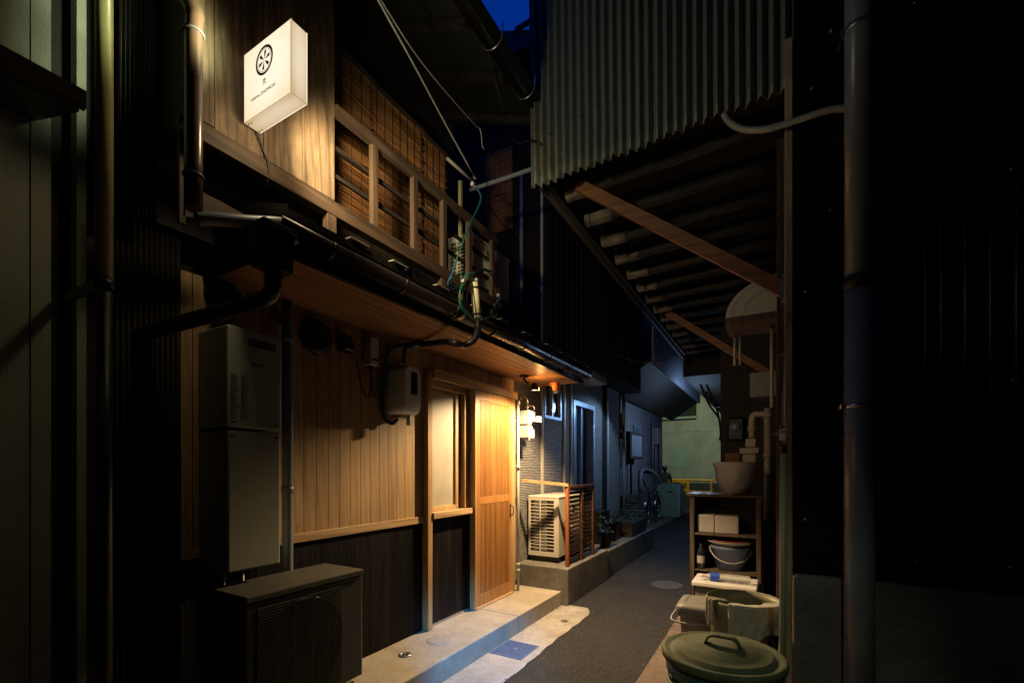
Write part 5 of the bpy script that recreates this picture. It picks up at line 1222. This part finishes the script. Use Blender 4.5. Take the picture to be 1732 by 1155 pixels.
MB().lathe([(0, 0), (.04, 0), (.042, .01), (.042, .17), (.036, .20), (.015, .235), (.014, .27), (0, .272)], (-.70, SY + .06, .321), 20).build('glass', M['darkglass'], t)
MB().lathe([(.0428, .06), (.0428, .14)], (-.70, SY + .06, .321), 20).build('label', M['dullwhite'], t)
kerb_mask = thing('crate', 'dark filler crate added behind the shelf to hide the lit kerb', 'crate', (-.03, 5.85, .014)); MB().box(-.118, .044, 5.70, 6.6, .015, .80).build('body', M['darkwood'], kerb_mask, bevel=.005); MB().box(-.112, .04, 5.688, 5.699, .06, .40).box(-.112, .04, 5.688, 5.699, .44, .77).build('slats', M['shelfwood'], kerb_mask)  # invented crate, covers kerb that the alley lamp lights blue
# foam box with lid and PET bottle
fb = thing('foam_box', 'white foam box lid poking out in front of the shelf', 'box', (-.48, 4.9, .02)); a = U(1170, 985, y=4.86); c_ = U(1281, 985, y=4.86)
MB().box(a.x + .03, c_.x - .03, 4.88, 5.22, .016, .235).build('box', M['binclear'], fb, bevel=.01)
MB().box(a.x, c_.x, 4.84, 5.25, .237, .285).build('lid', M['foam'], fb, bevel=.012)
zb_ = .286; t = thing('water_bottle', 'empty clear plastic bottle with blue label lying on the foam lid', 'bottle', (-.45, 4.95, zb_))
r_ = .042; xb0, xb1 = a.x + .08, c_.x - .06
MB().lathe([(0, 0), (.013, 0), (.014, .025), (.018, .04), (.036, .08), (r_, .11)] + [(r_ - .002 * (k % 2), .115 + .016 * k) for k in range(18)] + [(r_, xb1 - xb0 - .01), (.03, xb1 - xb0), (0, xb1 - xb0 - .006)], (xb0, 4.95, zb_ + r_ + .001), 24, 'x').build('body', M['clear'], t)
MB().lathe([(r_ + .0012, .085), (r_ + .0012, .165)], (xb0, 4.95, zb_ + r_ + .001), 24, 'x').build('label', M['label_blue'], t)
MB().lathe([(0, -.004), (.016, -.004), (.016, .018), (0, .018)], (xb0, 4.95, zb_ + r_ + .001), 18, 'x').build('cap', M['foam'], t)
t = thing('green_pot', 'small bright green pot between the foam box and the bins', 'pot', (-.55, 4.62, .016)); p = U(1197, 1000, y=4.6)
MB().lathe([(0, 0), (.055, 0), (.07, .17), (.076, .17), (.076, .185), (.066, .185), (.05, .01)], (p.x, 4.6, .016), 24).build('pot', M['green'], t)
# bins
g1 = U(1192, 1050, y=3.55)
bn = thing('storage_bin', 'small smoky plastic bin with a grey snap lid', 'bin', (g1.x, 3.55, .014))
cx_, cy_ = g1.x, 3.55
def rounded(cx, cy, hx, hy, r, z, n=5):
    o = []
    for (sx_, sy_, a0) in ((1, 1, 0), (-1, 1, 90), (-1, -1, 180), (1, -1, 270)):
        for k in range(n + 1): a = R(a0 + 90 * k / n); o.append(Vector((cx + sx_ * (hx - r) + r * math.cos(a), cy + sy_ * (hy - r) + r * math.sin(a), z)))
    return o
def loft(b, rings, caps=True):
    n = len(rings[0]); vs = [p for r_ in rings for p in r_]; fs = []
    for i in range(len(rings) - 1):
        for k in range(n): fs.append((i * n + k, i * n + (k + 1) % n, (i + 1) * n + (k + 1) % n, (i + 1) * n + k))
    b.add(vs, fs, True)
    if caps: b.add(rings[0][::-1], [list(range(n))]); b.add(rings[-1], [list(range(n))])
b = MB(); loft(b, [rounded(cx_, cy_, .13, .12, .04, .016), rounded(cx_, cy_, .155, .145, .05, .36), rounded(cx_, cy_, .17, .16, .05, .365), rounded(cx_, cy_, .17, .16, .05, .40)]); b.build('body', M['binclear'], bn)
b = MB(); loft(b, [rounded(cx_, cy_, .178, .168, .05, .402), rounded(cx_, cy_, .180, .170, .05, .425), rounded(cx_, cy_, .165, .155, .05, .445), rounded(cx_, cy_, .12, .11, .04, .458), rounded(cx_, cy_, .115, .105, .04, .452)]); b.build('lid', M['lidgrey'], bn)
b = MB(); b.tube([(cx_ - .18, cy_ - .05, .39), (cx_ - .20, cy_ - .17, .34), (cx_ - .10, cy_ - .19, .33), (cx_ + .05, cy_ - .18, .34)], .007, 8, 5); b.build('handle', M['dullwhite'], bn)
# beige bucket with towels
bc = (-.155, 2.97, .014)
bb_ = thing('laundry_tub', 'tall beige tub with pale towels hung over its rim', 'tub', bc)
b = MB(); b.lathe([(0, 0), (.145, 0), (.185, .56), (.20, .575), (.205, .64), (.198, .645), (.190, .60), (.14, .01), (0, .01)], bc, 44); b.build('body', M['beige'], bb_)
b = MB(); b.tube([Vector(bc) + Vector((.2 * math.cos(a), .2 * math.sin(a) - .05 * math.sin(a), .60 - .16 * abs(math.sin(a)))) for a in [math.pi + math.pi * k / 14 for k in range(15)]], .006, 8); b.build('handle', M['beige'], bb_)
def drape(a0, a1, drop, mat, nm, label, rad=.208, ins=.10, wav=.01):
    b = MB(); c = Vector(bc)
    def fn(u, v):
        a = R(a0 + (a1 - a0) * u); s_ = v * (drop + ins)
        w_ = wav * math.sin(u * 15 + 2 * v) + .004 * math.sin(u * 41 + v * 9) * v
        if s_ < ins: return c + Vector(((rad - ins + s_ - .0) * math.cos(a), (rad - ins + s_) * math.sin(a), .655 - .02 * (1 - s_ / ins) + w_ * .5))
        q = s_ - ins; e = .020 * math.sin(u * 7) + .008 * math.sin(u * 19)
        return c + Vector(((rad + .004 + w_ + .004) * math.cos(a), (rad + .008 + w_) * math.sin(a), .655 - q - e * (q / drop)))
    b.grid(fn, 40, 24); o = b.build(nm, mat, solid=.004); tag(o, label, 'towel'); return o
drape(-108, -12, .17, M['towel2'], 'waffle_cloth', 'waffle-weave cloth hanging over the front of the tub', wav=.003)
drape(-150, -132, .15, M['towel'], 'towel', 'rolled pale towel hooked over the tub rim beside the waffle cloth', wav=.006)
# front bin with green lid
gc = (-.200, 2.19, .034)
gb_ = thing('waste_bin', 'large green bin with a faded round lid and bail handle', 'bin', gc)
b = MB(); b.lathe([(0, 0), (.17, 0), (.215, .48), (.232, .485), (.238, .545), (.225, .55), (.2, .47), (.16, .01), (0, .01)], gc, 52); b.build('body', M['greenbin'], gb_)
b = MB(); b.lathe([(.236, .545), (.250, .548), (.254, .562), (.250, .578), (.236, .582), (.225, .572), (.205, .575), (.198, .588), (.190, .590), (.150, .592), (.145, .598), (.10, .600), (.095, .606), (0, .608)], gc, 60); ld = b.build('lid', M['lid'], gb_)
b = MB(); hx = Vector(gc) + Vector((0, 0, .604))
b.grid(lambda u, v: hx + Vector((-.07 + .14 * u, -.022 + .044 * v, .042 * (1 - abs(2 * u - 1) ** 6))), 24, 2); b.build('handle', M['lid'], ld, solid=.008)
b = MB()
for k in range(26):
    a = R(190 + 6.5 * k); b.tube([Vector(gc) + Vector((.222 * math.cos(a), .222 * math.sin(a), .46)), Vector(gc) + Vector((.205 * math.cos(a), .205 * math.sin(a), .30))], .004, 6)
b.ring(Vector(gc) + Vector((0, 0, .44)), .224, .006, 'z', 40, 6); build_each(b, 'rib', M['greenbin'], gb_)

# ================================================================ FAR LEFT building
pb = thing('plaster_building', 'rough plastered building with a black door canopy', 'building', (-3, 0, 0))
b = MB(); b.box(-5, -2.30, -6.4, .545, 0, 6.2); b.box(-2.4, -2.296, .548, .600, 0, 6.2); b.build('wall', M['plaster'], pb)
b = MB(); b.box(-2.5, -2.36, .60, .672, 0, 6.2); b.build('recess', M['inside'], pb)
b = MB(); b.box(-2.5, -2.30, .672, .700, 0, 6.0); b.build('corner_strip', M['plaster'], pb)
aw = MB().extrude([(-2.30, -1.2, 2.66), (-1.90, -1.2, 2.535), (-1.88, -1.2, 2.55), (-1.885, -1.2, 2.60), (-2.30, -1.2, 2.80)], (0, 1.76, 0)).build('door_canopy', M['blackpaint'], pb, bevel=.004)
MB().box(-1.895, -1.872, -1.2, .57, 2.545, 2.60).build('canopy_trim', M['gutter'], aw)
dd = MB().box(-2.30, -2.285, -.35, .44, .05, 2.42).build('door', M['brownpipe'], pb)
MB().box(-2.285, -2.27, .40, .46, .05, 2.46).box(-2.285, -2.27, -.38, .40, 2.42, 2.46).build('frame', M['oldpost'], dd, bevel=.004)
MB().box(-2.27, -2.255, .43, .455, 2.13, 2.25).build('hinge', M['black'], dd); MB().tube([(-2.25, .448, 1.0), (-2.25, .448, 1.2)], .008, 8).build('handle', M['steel'], dd)
yp = thing('yellowed_downpipe', 'yellowed plastic downpipe at the corner of the plaster building', 'pipe', (-2.0, .65, 0))
q = U(176, 400, x=-2.0)
b = MB(); b.tube([(-2.0, q.y, 2.05), (-2.0, q.y, 6)], .025, 16); b.build('shaft', M['yellowpipe'], yp)
b = MB(); b.tube([(-2.0, q.y, 0), (-2.0, q.y, 2.05)], .0225, 16); b.build('shaded_shaft', M['black'], yp, label='lower length of the downpipe, coloured dark for shade')  # shade below the bracket is put into this pipe's colour
b = MB()
for zz in (2.05, 3.3): b.lathe([(.026, -.015), (.030, -.015), (.030, .015), (.026, .015)], (-2.0, q.y, zz if zz < 3 else 3.7), 18)
b.bar((-2.26, q.y - .02, 2.05), (-2.0, q.y, 2.05), .02, .03); build_each(b, 'bracket', M['black'], yp)
ds = thing('dark_sheet_wall', 'black corrugated sheet wall left of the timber house', 'wall', (-2.4, .9, 0))
b = MB(); b.grid(lambda u, v: Vector((-2.34 + .008 * math.sin(v * 2 * math.pi * 13), .78 + .26 * v, .2 + 2.75 * u)), 1, 156)
b.grid(lambda u, v: Vector((-2.22 + .010 * math.sin(v * 2 * math.pi * 9), .77 + .13 * v + .01 * u, 2.42 + 2.3 * u)), 1, 120); b.build('sheet', M['corrdark'], ds, solid=.002)
b = MB(); b.box(-2.6, -2.36, .70, 1.02, 0, 4.4); b.build('wall_core', M['inside'], ds)
# surroundings behind the viewer, closing the alley; yard roof added to cut sky light
b = MB(); b.box(-5, 3.3, -6.8, -6.45, 0, 6.5); tag(b.build('rear_wall', M['darkplaster']), 'dark plaster wall closing the lane behind the viewer', 'wall')
b = MB(); b.box(-1.05, 3.4, -6.4, 2.60, 5.3, 5.4); tag(b.build('sky_shield_roof', M['darkwood_y']), 'unseen dark roof added over the yard to shut out sky light', 'roof')
b = MB(); b.box(3.2, 3.5, -6.4, 2.66, 0, 6.5); tag(b.build('yard_wall', M['darkplaster']), 'dark plaster wall beside the yard', 'wall')
